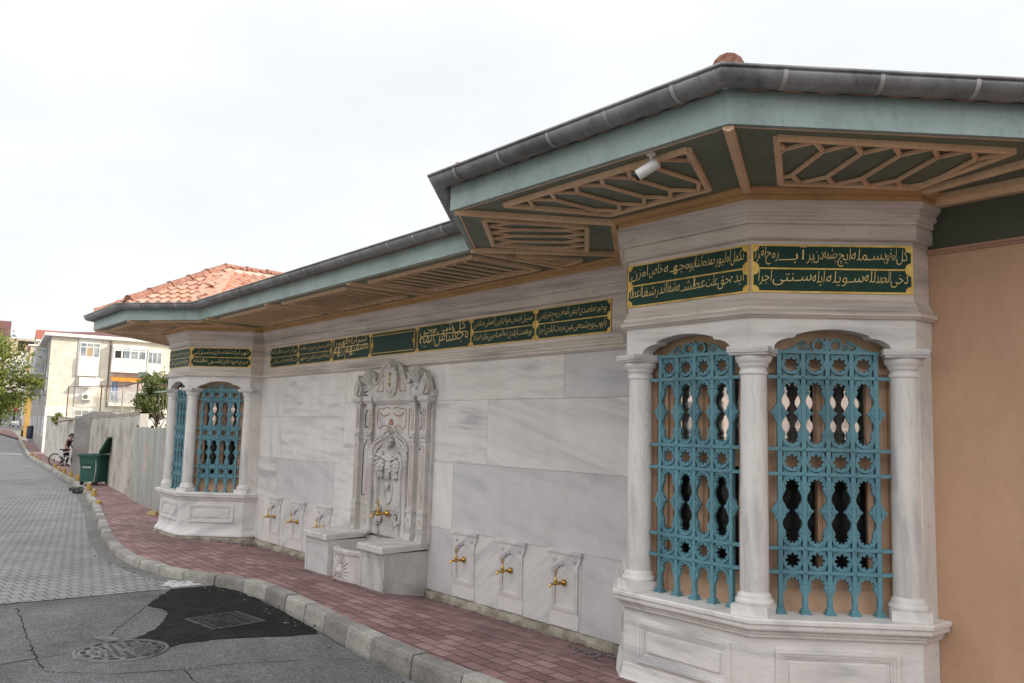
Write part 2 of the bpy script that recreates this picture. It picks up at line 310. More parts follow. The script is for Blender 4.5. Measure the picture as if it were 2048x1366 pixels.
# kerb stones, one mesh, each with a chamfered outer edge and an open joint
g = MB(); pts = []; acc = 0
for (x0, y0), (x1, y1) in zip(KERB, KERB[1:]):
    ln_ = math.dist((x0, y0), (x1, y1)); t = acc
    while t < ln_: pts.append((x0+(x1-x0)*t/ln_, y0+(y1-y0)*t/ln_)); t += .1
    acc = t-ln_
st = 0
while st < len(pts)-2:
    ln = rng.choice((5, 5, 6)) if pts[st][0] > -16 else 10
    seg = pts[st:st+ln+1]; j = rng.uniform(-.005, .005); jy = rng.uniform(-.005, .005)
    if len(seg) < 2: break
    rows = []
    for i, (x, y) in enumerate(seg):
        a, b = seg[max(0, i-1)], seg[min(len(seg)-1, i+1)]; d = Vector((b[0]-a[0], b[1]-a[1])).normalized(); nn = Vector((d.y, -d.x))
        if nn.y > 0: nn = -nn
        e = d*(.009 if i == 0 else (-.009 if i == len(seg)-1 else 0)); zt = gz(x, y)+.006+j; zb = zroad(x)-.05
        c = lambda o, z: (x+e.x+nn.x*(o+jy), y+e.y+nn.y*(o+jy), z)
        rows.append([c(.018, zb), c(.008, zt-.04), c(0, zt-.010), c(-.010, zt), c(-.12, zt), c(-.12, zb)])
    k_ = int(rng.random() < .35); g.grid(rows, k_, False); g.face(rows[0][::-1], k_); g.face(rows[-1], k_); st += ln
tag(g.build('kerb', [m_kerb, m_kerb2]), kind='structure')
ZR = zroad(-4)
def flat(name, poly, z, mat, jit=0):
    g = MB(); out = []
    for k in range(len(poly)):
        a, b = Vector(poly[k]), Vector(poly[(k+1) % len(poly)]); n = max(1, int((b-a).length/.06)) if jit else 1
        for i in range(n):
            q = a+(b-a)*i/n; out.append((q.x+rng.uniform(-jit, jit), q.y+rng.uniform(-jit, jit)))
    A = sum(out[k][0]*out[(k+1) % len(out)][1]-out[(k+1) % len(out)][0]*out[k][1] for k in range(len(out)))
    if A < 0: out = out[::-1]
    g.face([(x, y, zroad(x)+z) for x, y in out]); ob = g.build(name, mat)
    bm = bmesh.new(); bm.from_mesh(ob.data); bmesh.ops.triangulate(bm, faces=bm.faces); bm.to_mesh(ob.data); bm.free()
    return tag(ob, kind='structure')
flat('asphalt_patch', [(-5.72, -2.21), (-5.72, -1.8), (-5.3, -1.68), (-4.65, -1.66), (-3.95, -1.71), (-3.4, -1.76), (-3.1, -1.82), (-3.2, -2.1), (-3.36, -2.53), (-3.4, -2.8), (-3.33, -3.0), (-3.6, -3.03), (-3.74, -3.14), (-3.86, -2.99), (-4.05, -2.83), (-4.53, -2.6), (-4.78, -2.57), (-5.0, -2.66)], .006, m_patch, .014)
def crack(pts, wd=.012):
    wd *= .55; g = MB(); P = []
    for (a, b) in zip(pts, pts[1:]):
        n = max(2, int(math.dist(a, b)/.07)); P += [(a[0]+(b[0]-a[0])*k/n+rng.uniform(-.012, .012), a[1]+(b[1]-a[1])*k/n+rng.uniform(-.012, .012)) for k in range(n)]
    rows = []
    for i, (x, y) in enumerate(P):
        a, b = P[max(0, i-1)], P[min(len(P)-1, i+1)]; d = Vector((b[0]-a[0], b[1]-a[1])).normalized(); nn = Vector((-d.y, d.x))*wd*rng.uniform(.3, 1)
        rows.append([(x-nn.x, y-nn.y, zroad(x)+.004), (x+nn.x, y+nn.y, zroad(x)+.004)])
    g.grid(rows); tag(g.build('road_crack', m_patch), kind='structure')
crack([(-5.5, -3.66), (-4.6, -3.74), (-3.57, -3.83), (-3.1, -3.85)], .01)
crack([(-3.47, -4.07), (-3.52, -3.8), (-3.56, -3.54)], .012); crack([(-3.14, -3.86), (-2.9, -3.6), (-2.8, -3.45), (-2.65, -3.06), (-2.61, -2.69), (-2.4, -2.2)], .009)
crack([(-2.65, -3.06), (-2.28, -3.1), (-1.9, -3.3)], .008); crack([(-3.85, -3.3), (-4.7, -2.82), (-5.58, -2.33)], .008); crack([(-5.745, -4.2), (-5.745, -3.3), (-5.745, -2.25)], .02)
crack([(-2.2, -4.0), (-1.6, -3.2), (-1.2, -2.6), (-.9, -2.0)], .007)
# pale lime-washed pavers beside the patch
g = MB()
for i in range(4):
    for j in range(3):
        x, y = -5.8-.108*i+(0), -1.86-.108*j-(.05 if i % 2 else 0)
        if (i, j) in ((3, 2), (3, 0)): continue
        z = zroad(x)+.008; g.face([(x-.1, y-.1, z), (x, y-.1, z), (x, y, z), (x-.1, y, z)])
tag(g.build('white_paving_stones', M('lime_white_stone', (.62, .61, .60), (.45, .45, .45), 8, .8)), kind='structure')
# loose grit and crumbs along the plinth and gutter
g = MB()
for k in range(380):
    if rng.random() < .75: X = rng.uniform(-9.3, -.9); y = rng.uniform(-.14, -.03) if abs(X+5.2) > 1.0 else -.7; z = gz(X, y)
    else: X = rng.uniform(-9, -1.2); y = kerb_y(X)-rng.uniform(.05, .3); z = zroad(X)
    s_ = rng.uniform(.004, .016); g.ball((X, y, z+s_*.3), s_, s_*rng.uniform(.6, 1.2), s_*.6, 4)
for k in range(60):
    X, y = -8.95+rng.gauss(0, .18), -.22+rng.gauss(0, .1); s_ = rng.uniform(.008, .035); g.ball((X, y, gz(X, y)+s_*.4), s_, s_*.8, s_*.6, 4)
for k in range(50):
    X, y = -1.35+rng.gauss(0, .15), -.35+rng.gauss(0, .12); s_ = rng.uniform(.006, .025); g.ball((X, y, gz(X, y)+s_*.4), s_, s_*.8, s_*.6, 4)
tag(g.build('grit', m_dirt), kind='stuff')

# ---------------------------------------------------------------- the fountain building
BA, SX, SY, RR = .498, .647, .7105, .194; PF = SY+RR; ZS = .64
XL = -10.15
bld = thing('fountain_building', 'long single-storey marble fountain house with green gilt inscriptions, deep painted eaves and two grilled bays', 'building', (-4.5, 0, -.1))
def bayp(x0): return [(x0-BA-SX, -RR), (x0-BA, -PF), (x0+BA, -PF), (x0+BA+SX, -RR)]
WP = [(XL-BA-SX, 6)]+bayp(XL)+[(XL+BA+SX, 0), (-BA-SX, 0)]+bayp(0)+[(BA+SX, 0)]      # the whole wall line
XR0, XR1 = XL+BA+SX, -BA-SX
FLEN = math.hypot(SX, SY)
def faces(x0):
    p = bayp(x0); return {'left': Fr(p[0], (p[1][0]-p[0][0], p[1][1]-p[0][1])), 'front': Fr(p[1], (1, 0)), 'right': Fr(p[2], (p[3][0]-p[2][0], p[3][1]-p[2][1]))}
WF = Fr((0, 0), (1, 0))
# marble slabs of the long wall
mats = [mb_a, mb_b, mb_c, mb_d, mb_e, mb_w, mb_f, m_con]
g = MB(); g.fbox(WF, XR0, XR1, -.03, 2.39, -.3, -.006, 7)
slabs = [(-1.145, -2.13, 1.98, 2.39, 3), (-2.13, -3.95, 1.98, 2.39, 0), (-3.95, -6.3, 1.98, 2.39, 5), (-6.3, -8.2, 1.8, 2.39, 0), (-8.2, XR0, 1.8, 2.39, 5),
 (-1.145, -3.26, 1.325, 1.98, 2), (-3.26, -4.2, 1.325, 1.98, 1), (-4.2, -6.3, 1.325, 1.98, 0), (-6.3, -8.2, 1.2, 1.8, 1), (-8.2, XR0, 1.2, 1.8, 5),
 (-1.145, -3.83, .632, 1.325, 3), (-3.83, -4.3, .632, 1.325, 5), (-4.3, -6.3, .632, 1.325, 0), (-6.3, -6.5, .632, 1.2, 0), (-6.5, -8.3, .632, 1.2, 3), (-8.3, XR0, .632, 1.2, 1),
 (-1.145, -1.86, -.03, .632, 3), (-1.86, -2.26, -.03, .632, 3), (-2.26, -3.0, -.03, .632, 4), (-3.0, -3.8, -.03, .632, 4), (-3.8, -4.3, -.03, .632, 3), (-4.3, -6.15, -.03, .632, 0), (-6.15, -7.25, -.03, .632, 0), (-7.25, -8.0, -.03, .632, 4), (-8.0, XR0, -.03, .632, 5)]
for x1, x0, z0, z1, k in slabs: g.fbox(WF, x0+.0015, x1-.0015, z0+.0015, z1-.0015, -.01, 0+rng.uniform(0, .0015), k)
tag(g.build('marble_wall', mats, bld), 'slabs of pale and blue-grey veined marble')
# plinth of rough concrete
g = MB(); xs = [XR0+.02*0+k*.11 for k in range(int((XR1-XR0)/.11)+1)]+[XR1]
g.grid([[(x, .02, -.031), (x, -.012+rng.uniform(-.012, .012), -.034+rng.uniform(-.008, .004)), (x, -.04+rng.uniform(-.018, .012), -.075+rng.uniform(-.02, .02)), (x, -.05+rng.uniform(-.02, .02), -.17)] for x in xs], 0, False)
g.build('plinth', m_con, bld)
# frieze and cornice mouldings, running round the bays
prof = [(-.02, 2.383), (.03, 2.385), (.035, 2.392), (.05, 2.398), (.052, 2.412), (.044, 2.424), (.03, 2.432), (.028, 2.45), (.018, 2.462), (.012, 2.48), (0, 2.50), (0, 2.852), (.012, 2.856), (.028, 2.862), (.03, 2.866), (.03, 2.942), (.02, 2.944), (.02, 2.950), (.036, 2.956), (.04, 2.972), (.034, 2.978), (.042, 2.992), (.058, 3.002), (.06, 3.012), (.054, 3.018), (.06, 3.034), (.074, 3.05), (.084, 3.058), (.084, 3.083)]
g = MB(); g.sweep(WP, prof); g.build('frieze', mb_f, bld)
g = MB(); g.sweep(WP, [(.075, 3.083), (.075, 3.122), (.082, 3.124), (.088, 3.14), (.088, 3.16)], 0); g.sweep(WP, [(.088, 3.118), (.10, 3.122), (.125, 3.132), (.135, 3.14), (.135, 3.16)], 0)
g.build('cornice_board', M('orange_tan_board', (.62, .36, .16), (.54, .30, .13), 3, .5), bld)
# thin joints in the frieze
for x in (-1.95, -2.75, -3.9, -5.2, -6.4, -7.3, -8.3): g = MB(); g.fbox(WF, x-.002, x+.002, 2.866, 2.941, .0, .0305); g.build('mortar_joint', mb_w, bld)
# ---- bays
def lathe_base():                                                   # column pieces, local at the foot of the plinth
    sh = MB(); rs = [(.083, .118), (.0845, .16), (.0835, .5), (.081, 1.0), (.077, 1.41)]; sh.lathe(rs, n=28)
    ba = MB(); ba.box(-.108, .108, -.108, .108, 0, .056); ba.lathe([(.106, .056), (.112, .066), (.112, .078), (.106, .088), (.096, .092), (.099, .102), (.095, .112), (.086, .12), (.084, .128)], n=28)
    ca = MB(); ca.lathe([(.077, 1.40), (.084, 1.404), (.087, 1.415), (.083, 1.424), (.079, 1.428), (.079, 1.446), (.085, 1.45), (.09, 1.46), (.088, 1.468), (.1, 1.478), (.108, 1.492), (.11, 1.508), (.104, 1.52)], n=28)
    ca.box(-.116, .116, -.116, .116, 1.519, 1.532); ca.box(-.126, .126, -.126, .126, 1.532, 1.567)
    return sh, ba, ca
sh, ba, ca = lathe_base()
col0 = sh.build('column', mb_v, bld, True); bas0 = ba.build('column_base', mb_w, col0, True); cap0 = ca.build('capital', mb_a, col0, True)
first = True
def put(o, proto_first, loc, rz):
    ob = o if proto_first else dup(o, o.parent); ob.location = Vector(loc)-wloc(ob.parent); ob.rotation_euler = (0, 0, rz); return ob
ARCH = lambda L: [(.135, 2.19), (.14, 2.212), (.152, 2.232), (.18, 2.25), (.215, 2.262), (.262, 2.268), (.27, 2.285)]+[(L/2+(L/2-.27)*t, 2.285+.034*(1-t*t)) for t in (-.8, -.6, -.4, -.2, 0, .2, .4, .6, .8)]+[(L-.27, 2.285), (L-.262, 2.268), (L-.215, 2.262), (L-.18, 2.25), (L-.152, 2.232), (L-.14, 2.212), (L-.135, 2.19)]
# grille, local: u along x, z up from sill datum, +off towards -y
def make_grille():
    T0, T1 = -.011, .011; HW = .286; SPC = .143; ZH = [.882-ZS, 1.02-ZS, 1.456-ZS, 1.604-ZS, 2.036-ZS, 2.19-ZS]; f = LOC
    g = MB()
    for k in range(5):
        u = -HW+k*SPC; g.fbox(f, u-.013, u+.013, .0, ZH[5], T0-.004, T1+.004, 0, True)
    for i, z in enumerate(ZH):
        e = .37 if i < 5 else HW+.02; g.fbox(f, -e, e, z-.010, z+.010, T0-.006, T1+.007, 0, True)
        if i < 5:
            for k in range(5): g.ball((-HW+k*SPC, -.02, z), .008, .006, .008, 5)
    def ring(cx, cz, ro, rin, a0=0, a1=360, n=64, t0=T0, t1=T1):
        A = [R(a0+(a1-a0)*k/n) for k in range(n+1)]
        rows = []
        for a in A:
            c, s_ = math.cos(a), math.sin(a); ri = rin(a)
            rows.append([(cx+ro*c, -t0, cz+ro*s_), (cx+ro*c, -t1, cz+ro*s_), (cx+ri*c, -t1, cz+ri*s_), (cx+ri*c, -t0, cz+ri*s_), (cx+ro*c, -t0, cz+ro*s_)])
        g.grid(rows, 0, False)
    star = lambda n, r0, r1: (lambda a: r0+(r1-r0)*abs(math.cos(n*a/2))**.8)
    def cornerleaf(cx, cz, sx, sz, h):
        c = (cx+sx*.0475, cz+sz*(h-.011)); f2 = lambda pts: g.prism(f, [(c[0]-sx*a, c[1]-sz*b) for a, b in pts], T0, T1-.004)
        f2([(-.003, -.003), (.032, .0), (.016, .013)]); f2([(-.003, -.003), (.0, .032), (.013, .016)]); f2([(-.003, -.003), (.017, .008), (.022, .022), (.008, .017)])
    for za, zb in ((ZH[0], ZH[1]), (ZH[2], ZH[3]), (ZH[4], ZH[5])):
        for k in range(4):
            cx, cz = -HW+(k+.5)*SPC, (za+zb)/2; ring(cx, cz, .0605, star(8, .030, .0445)); ring(cx, cz, .0585, lambda a: .052, n=40, t1=T1+.006)
            for sx in (-1, 1):
                for sz in (-1, 1): cornerleaf(cx, cz, sx, sz, (zb-za)/2)
    def halfring(cx, cz, dr):                  # dr=+1 opens downwards (arch at top)
        a0, a1 = (0, 180) if dr > 0 else (180, 360)
        ring(cx, cz, .0605, star(10, .030, .043), a0, a1, 60); ring(cx, cz, .0585, lambda a: .0525, a0, a1, 30, t1=T1+.006)
        for sx in (-1, 1):
            g.prism(f, [(cx+sx*.042, cz), (cx+sx*.0605, cz), (cx+sx*.0605, cz-dr*.075), (cx+sx*.050, cz-dr*.044), (cx+sx*.041, cz-dr*.034), (cx+sx*.036, cz-dr*.018)], T0, T1)
            g.ball((cx+sx*.045, -T1, cz-dr*.022), .007, .005, .007, 5)
    for za, zb in ((ZH[1], ZH[2]), (ZH[3], ZH[4])):
        for k in range(4):
            cx = -HW+(k+.5)*SPC
            halfring(cx, zb-.0115-.0585, 1); halfring(cx, za+.0115+.0585, -1)
            for sx in (-1, 1):
                cornerleaf(cx, zb-.0115-.0585, sx, 1, .0695); cornerleaf(cx, za+.0115+.0585, sx, -1, .0695)
        zm = (za+zb)/2
        for k in range(5):
            u = -HW+k*SPC
            for sx in (-1, 1):
                g.prism(f, [(u+sx*.012, zm-.068), (u+sx*.02, zm-.05), (u+sx*.03, zm-.036), (u+sx*.036, zm-.018), (u+sx*.056, zm), (u+sx*.036, zm+.018), (u+sx*.03, zm+.036), (u+sx*.02, zm+.05), (u+sx*.012, zm+.068)], T0, T1)
                g.prism(f, [(u+sx*.016, zm-.03), (u+sx*.027, zm-.014), (u+sx*.044, zm), (u+sx*.027, zm+.014), (u+sx*.016, zm+.03)], T1, T1+.006)
                g.ball((u+sx*.027, -T1-.004, zm), .009, .006, .007, 5)
    for k in range(4):
        cx = -HW+(k+.5)*SPC; halfring(cx, ZH[0]-.0115-.0585, 1)
        for sx in (-1, 1): cornerleaf(cx, ZH[0]-.0115-.0585, sx, 1, .0695)
    c = g; g = MB(); cz = ZH[5]+.042
    for cx in (-.05, .05): ring(cx, cz, .042, star(8, .022, .030), n=48); ring(cx, cz, .042, lambda a: .036, n=36, t1=T1+.005)
    g.prism(f, [(-.014, ZH[5]+.01), (.014, ZH[5]+.01), (.008, ZH[5]+.045), (.016, ZH[5]+.06), (.01, ZH[5]+.075), (0, ZH[5]+.095), (-.01, ZH[5]+.075), (-.016, ZH[5]+.06), (-.008, ZH[5]+.045)], T0, T1)
    for sx in (-1, 1):
        g.tube(spiral(f, sx*.122, ZH[5]+.036, .030, .004, R(90), sx*-1.6, 0), [.006]*10+[.005]*13, 6)
        g.tube([(sx*(.122+.002*0), 0, ZH[5]+.066), (sx*.15, 0, ZH[5]+.06), (sx*.18, 0, ZH[5]+.036), (sx*.215, 0, ZH[5]+.018), (sx*.25, 0, ZH[5]+.012)], [.007, .008, .008, .007, .004], 6)
        g.prism(f, [(sx*.15, ZH[5]+.01), (sx*.24, ZH[5]+.01), (sx*.205, ZH[5]+.024), (sx*.185, ZH[5]+.046), (sx*.172, ZH[5]+.024)], T0, T1-.004)
    gr = c.build('grille', m_teal, bld, True); g.build('grille_crest', m_teal, gr, True)
    for k in range(5):
        ft = MB(); u = -HW+k*SPC; ft.box(u-.03, u+.03, -.03, .03, 0, .012); ft.box(u-.023, u+.023, -.023, .023, .012, .03); ft.lathe([(.021, .03), (.018, .05), (.021, .056), (.019, .066)], (u, 0, 0), 10); ft.build('grille_foot', m_teal, gr, True)
    return gr
def make_window():
    f = LOC; g = MB(); H = 2.37-ZS; wd = .40
    g.fbox(f, -wd, wd, 0, .135, -.05, 0); g.fbox(f, -wd, wd, .135, .142, -.05, -.004, 0); g.fbox(f, -wd, wd, .142, .17, -.05, .008); g.prism(f, [(-wd, .17), (wd, .17), (wd, .205), (-wd, .205)], -.05, .012)
    g.fbox(f, -wd, wd, 1.40, 1.425, -.05, .012); g.fbox(f, -wd, wd, 1.425, 1.46, -.05, .032); g.fbox(f, -wd, wd, 1.46, H, -.05, 0)
    g.fbox(f, -wd, wd, .845, .905, -.05, .005); g.fbox(f, -wd, wd, .905, .96, -.05, .012)
    for s in (-1, 1):
        g.fbox(f, s*wd-.02, s*wd+.02, 0, 1.4, -.05, .03); g.fbox(f, s*(wd-.045)-.022, s*(wd-.045)+.022, 0, 1.4, -.05, .018); g.fbox(f, s*(wd-.085)-.014, s*(wd-.085)+.014, 0, 1.4, -.05, .006); g.fbox(f, s*(wd-.12)-.017, s*(wd-.12)+.017, .205, 1.40, -.05, -.008)
    g.fbox(f, -.04, .04, .205, 1.40, -.05, .014); g.fbox(f, -.014, .014, .205, 1.40, .014, .03)
    wn = g.build('window', m_win, bld, True)
    for u0, u1 in ((-.27, -.04), (.04, .27)):
        for z0, z1 in ((.205, .845), (.96, 1.40)):
            p = MB(); p.fbox(f, u0, u1, z0, z1, -.034, -.03); p.build('pane', m_film if z0 > .9 else m_glass, wn, True)
    b = MB(); b.fbox(f, -.265, -.045, .97, 1.395, -.10, -.095); b.fbox(f, .045, .15, 1.0, 1.395, -.10, -.095)
    for k in range(26): b.fbox(f, -.265, -.045, .975+k*.016, .982+k*.016, -.095, -.091)
    b.build('reflection_sheet', m_pinkrefl, wn, True)  # slatted sheet added behind the glass to imitate pink reflections
    return wn
gr0, wn0 = make_grille(), make_window(); g1 = True; c1 = True
for x0 in (0, XL):
    FS = faces(x0); P = bayp(x0)
    path = [(x0-BA-SX, 0)]+P+[(x0+BA+SX, 0)]
    g = MB()
    g.sweep(path, [(.04, -.2), (.04, -.01), (.066, 0), (.064, .02), (.052, .04), (.034, .065), (.018, .10), (.010, .14), (.01, .165), (.006, .17), (.006, .528)])
    # framed panels on each face
    for f, Ln in ((FS['left'], FLEN), (FS['front'], 2*BA), (FS['right'], FLEN)):
        u0, u1, z0, z1 = .135, Ln-.135, .20, .462
        for a, b, e0, e1 in ((0, .02, .02, .0), (.02, .036, .014, 0), (.036, .05, .008, 0)):
            for q in ((u0+a, u1-a, z0+a, z0+b), (u0+a, u1-a, z1-b, z1-a), (u0+a, u0+b, z0+b, z1-b), (u1-b, u1-a, z0+b, z1-b)): g.fbox(f, *q, .004, .006+e0)
        g.fbox(f, u0+.075, u1-.075, z0+.075, z1-.07, .004, .018)
    g.build('bay_base', mb_e if x0 else mb_a, bld)
    g = MB(); g.sweep(path, [(.006, .527), (.028, .53), (.03, .538), (.026, .545), (.038, .548), (.042, .556), (.036, .562), (.058, .572), (.066, .576), (.07, .585), (.07, .610), (.078, .6105), (.082, .613), (.082, .632), (.076, .64)])
    top = offset(path, .076, .64); g.face(top[::-1] if False else top)
    g.build('sill', mb_w, bld)
    g = MB(); g.sweep(path, [(.075, -.25), (.072, -.03), (.05, -.008), (.03, -.004)]); g.build('bay_plinth', m_con, bld)
    # piers beside the wall
    for s, fr_ in ((1, None), (-1, None)):
        g = MB(); xa = x0+s*(BA+SX); a, b = sorted((xa, xa-s*.13)); g.box(a, b, -RR+.045, .02, ZS, 2.385)
        a, b = sorted((xa+s*.008, xa-s*.13)); g.box(a, b, -RR+.0, .02, 2.207, 2.384); g.build('pier', mb_v, bld)
    g = MB()
    for f, Ln in ((FS['left'], FLEN), (FS['front'], 2*BA), (FS['right'], FLEN)):
        g.prism(f, [(-.003, 2.19)]+ARCH(Ln)+[(Ln+.003, 2.19), (Ln+.003, 2.384), (-.003, 2.384)], -.10, .008)
    g.build('arched_lintel', mb_a, bld)
    g = MB()
    for f, Ln in ((FS['left'], FLEN), (FS['front'], 2*BA), (FS['right'], FLEN)): g.fbox(f, .06, Ln-.06, 2.17, 2.386, -.25, -.185)
    g.build('lunette_board', m_tan, bld)
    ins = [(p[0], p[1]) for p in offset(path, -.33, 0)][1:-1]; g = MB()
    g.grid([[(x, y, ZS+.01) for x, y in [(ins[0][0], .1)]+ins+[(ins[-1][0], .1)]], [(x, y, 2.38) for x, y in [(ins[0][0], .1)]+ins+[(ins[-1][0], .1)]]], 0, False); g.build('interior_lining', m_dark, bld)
    for (cx, cy), sgn in zip(offset(path, -.09, 0)[1:5] and [(p[0], p[1]) for p in offset(path, -.09, 0)[1:5]], range(4)):
        rot = (-.83/2, 0-.415, .415, .415)[sgn]
        put(col0, c1, (cx, cy, ZS), (-.62, -.31, .31, .62)[sgn]); c1 = False
    for key, f in FS.items():
        Ln = 2*BA if key == 'front' else FLEN; rz = math.atan2(f.d.y, f.d.x)
        put(gr0, g1, f.p(Ln/2, ZS, -.108), rz); put(wn0, g1, f.p(Ln/2, ZS, -.20), rz); g1 = False
# orange wall and green band to the right, left end wall
g = MB(); g.box(BA+SX-.01, 9, .004, .3, -.2, 2.80); g.build('ochre_wall', m_org, bld)
g = MB(); g.box(BA+SX-.01, 9, -.012, .3, 2.80, 2.815); g.box(BA+SX-.01, 9, -.022, .3, 2.815, 2.832); g.build('wall_moulding', M('ochre_moulding', (.42, .25, .165), (.38, .22, .15)), bld)
g = MB(); g.box(BA+SX-.01, 9, .0, .3, 2.832, 3.16); g.build('green_band', m_grw, bld)
g = MB(); g.box(BA+SX+.05, 9, -.05, .29, 3.085, 3.12); g.box(BA+SX+.08, 9, -.085, .29, 3.12, 3.16); g.build('eaves_trim', m_tan, bld)
g = MB(); g.box(XL-BA-SX+.02, XL-BA-SX+.3, -.1, 7, -.2, 3.1); g.build('end_wall', m_org, bld)
# ---- inscriptions
FORM = {}
for cpt in list(range(0xFB50, 0xFC00))+list(range(0xFE70, 0xFEFD)):
    d = unicodedata.decomposition(chr(cpt)).split()
    if len(d) >= 2 and d[0] in ('<isolated>', '<initial>', '<medial>', '<final>'): FORM.setdefault((''.join(chr(int(x, 16)) for x in d[1:]), d[0][1:-1]), chr(cpt))
def shape(wd):
    wd = wd.replace('ی', '\u06CC'); its = []; i = 0
    while i < len(wd):
        if wd[i:i+2] in ('لا', 'لآ', 'لأ'): its.append(wd[i:i+2]); i += 2
        else: its.append(wd[i]); i += 1
    joinL = lambda c: c == 'ـ' or (c, 'initial') in FORM
    joinR = lambda c: c == 'ـ' or (c, 'final') in FORM
    out = ''
    for k, c in enumerate(its):
        pr = k > 0 and joinL(its[k-1]) and joinR(c); nx = k < len(its)-1 and joinL(c) and joinR(its[k+1])
        fm = 'medial' if pr and nx else 'final' if pr else 'initial' if nx else 'isolated'
        out += FORM.get((c, fm), FORM.get((c, 'isolated'), c)) if c != 'ـ' else c
    return out[::-1]
GC = {}
def glyphs(wd):
    if wd not in GC:
        c = bpy.data.curves.new('t', 'FONT'); c.body = shape(wd); c.size = 1; c.resolution_u = 3; c.offset = -.013
        o = bpy.data.objects.new('t', c); COL.objects.link(o); bpy.context.view_layer.update()
        me = bpy.data.meshes.new_from_object(o.evaluated_get(bpy.context.evaluated_depsgraph_get()))
        vs = [(v.co.x, v.co.y) for v in me.vertices]; fs = [tuple(p.vertices) for p in me.polygons]
        bpy.data.objects.remove(o); bpy.data.curves.remove(c); bpy.data.meshes.remove(me)
        x0 = min(v[0] for v in vs); x1 = max(v[0] for v in vs); GC[wd] = ([(a-x0, b) for a, b in vs], fs, x1-x0)
    return GC[wd]
def word(g, f, wd, u0, u1, zb, size, off, tilt=0):
    vs, fs, wdt = glyphs(wd); sx = (u1-u0)/wdt; i = len(g.v)
    for a, b in vs: g.v.append(f.p(u0+a*sx+b*size*.10, zb+b*size+tilt*(a*sx), off))
    for q in fs: g.f.append(tuple(i+k for k in q)); g.m.append(0); g.sm.append(False)
def line(g, f, words, u0, u1, zb, size, off):                       # right to left, natural widths stretched to fit
    ws = [glyphs(x)[2] for x in words]; gap = .12; tot = sum(ws)+gap*(len(words)-1); sc = (u1-u0)/tot; u = u1
    for x, wdt in zip(words, ws): word(g, f, x, u-wdt*sc, u, zb+rng.uniform(-.004, .004), size, off, .05); u -= (wdt+gap)*sc
def plaque(f, u0, u1, z0, z1):
    r = min(.034, (z1-z0)*.3); P = []
    for cx, cz, a0 in ((u1, z1, 180), (u0, z1, 270), (u0, z0, 0), (u1, z0, 90)):
        q = arc(cx, cz, r, r, a0+90, a0, 6)
        P += q
    return P
ZI0, ZI1 = 2.536, 2.829
def inscription(f, u0, u1, kind, lines, label, name='inscription_panel', o=0.0):
    g = MB(); g.fbox(f, u0+.002, u1-.002, ZI0, ZI1, o-.002, o+.009); pn = g.build(name, m_gold, bld); tag(pn, label)
    b = .011; zm = (ZI0+ZI1)/2; g = MB(); t = MB()
    if kind == 'two':
        for za, zb in ((zm+b*.5, ZI1-b), (ZI0+b, zm-b*.5)): g.prism(f, plaque(f, u0+b*1.3, u1-b*1.3, za, zb), o+.008, o+.0125)
        for k, ws in enumerate(lines):
            if k: t.build('lettering', m_let, pn); t = MB()
            zb = (zm+.052, ZI0+.06)[k]
            if isinstance(ws[0], str): line(t, f, ws, u0+.05, u1-.05, zb, .092, o+.0132)
            else:
                for wd, a, c, dz in ws: word(t, f, wd, u0+(u1-u0)*a, u0+(u1-u0)*c, zb+dz, .100, o+.0132, .04)
    else:
        g.prism(f, plaque(f, u0+b*1.3, u1-b*1.3, ZI0+b, ZI1-b), o+.008, o+.0125)
        if kind == 'big':
            line(t, f, lines[0], u0+.05, u1-.05, ZI0+.085, .21, o+.0132); t.build('lettering', m_let, pn); t = MB(); line(t, f, lines[1], u0+.06, u1-.09, zm+.045, .13, o+.0135)
            for k in range(14): t.ball(f.p(rng.uniform(u0+.06, u1-.06), rng.uniform(ZI0+.03, ZI1-.03), o+.012), .006, .004, .006, 4)
            t.fbox(f, u0+.10, u1-.08, zm+.022, zm+.030, o+.012, o+.0142)
        else:
            for a in (0,):
                for q in ((u0+.055, u1-.055, ZI0+.035, ZI0+.043), (u0+.055, u1-.055, ZI1-.043, ZI1-.035)): t.fbox(f, *q, o+.012, o+.015)
                for uu in (u0+.047, u1-.055): t.fbox(f, uu, uu+.008, ZI0+.045, ZI1-.045, o+.012, o+.015)
            for uu in (u0+.06, u1-.06):
                for k in range(8): a = k*math.pi/4; t.ball(f.p(uu+.02*math.cos(a), zm+.026*math.sin(a), o+.014), .012, .006, .012, 5)
                t.ball(f.p(uu, zm, o+.016), .014, .008, .014, 6); t.fbox(f, uu-.004, uu+.004, zm-.07, zm+.07, o+.012, o+.015)
    g.build('inscription_field', m_grn, pn); t.build('lettering', m_let if kind != 'blank' else m_gold, pn)
FR_, FL_ = faces(0), faces(XL)
def px(ws, x0, wdt): return [(a, (l-x0)/wdt, (r-x0)/wdt, d) for a, l, r, d in ws]
B1 = px([('كل', 1860, 1932, 0), ('اوقو', 1792, 1856, .004), ('بسـمله', 1562, 1790, .0), ('ايچ', 1476, 1556, .0), ('چشمه', 1382, 1472, .008), ('دن', 1318, 1380, .004), ('بر', 1272, 1316, 0), ('آبــ', 1086, 1268, -.004), ('روح', 1002, 1084, .008), ('افزا', 930, 998, .006)], 905, 1065)
B2 = px([('دخی', 1820, 1930, 0), ('الحمد', 1722, 1816, .004), ('لله', 1646, 1716, .006), ('سـويله', 1396, 1640, 0), ('ايله', 1306, 1384, 0), ('سـنتی', 1046, 1300, .004), ('اجرا', 950, 1036, .006)], 905, 1065)
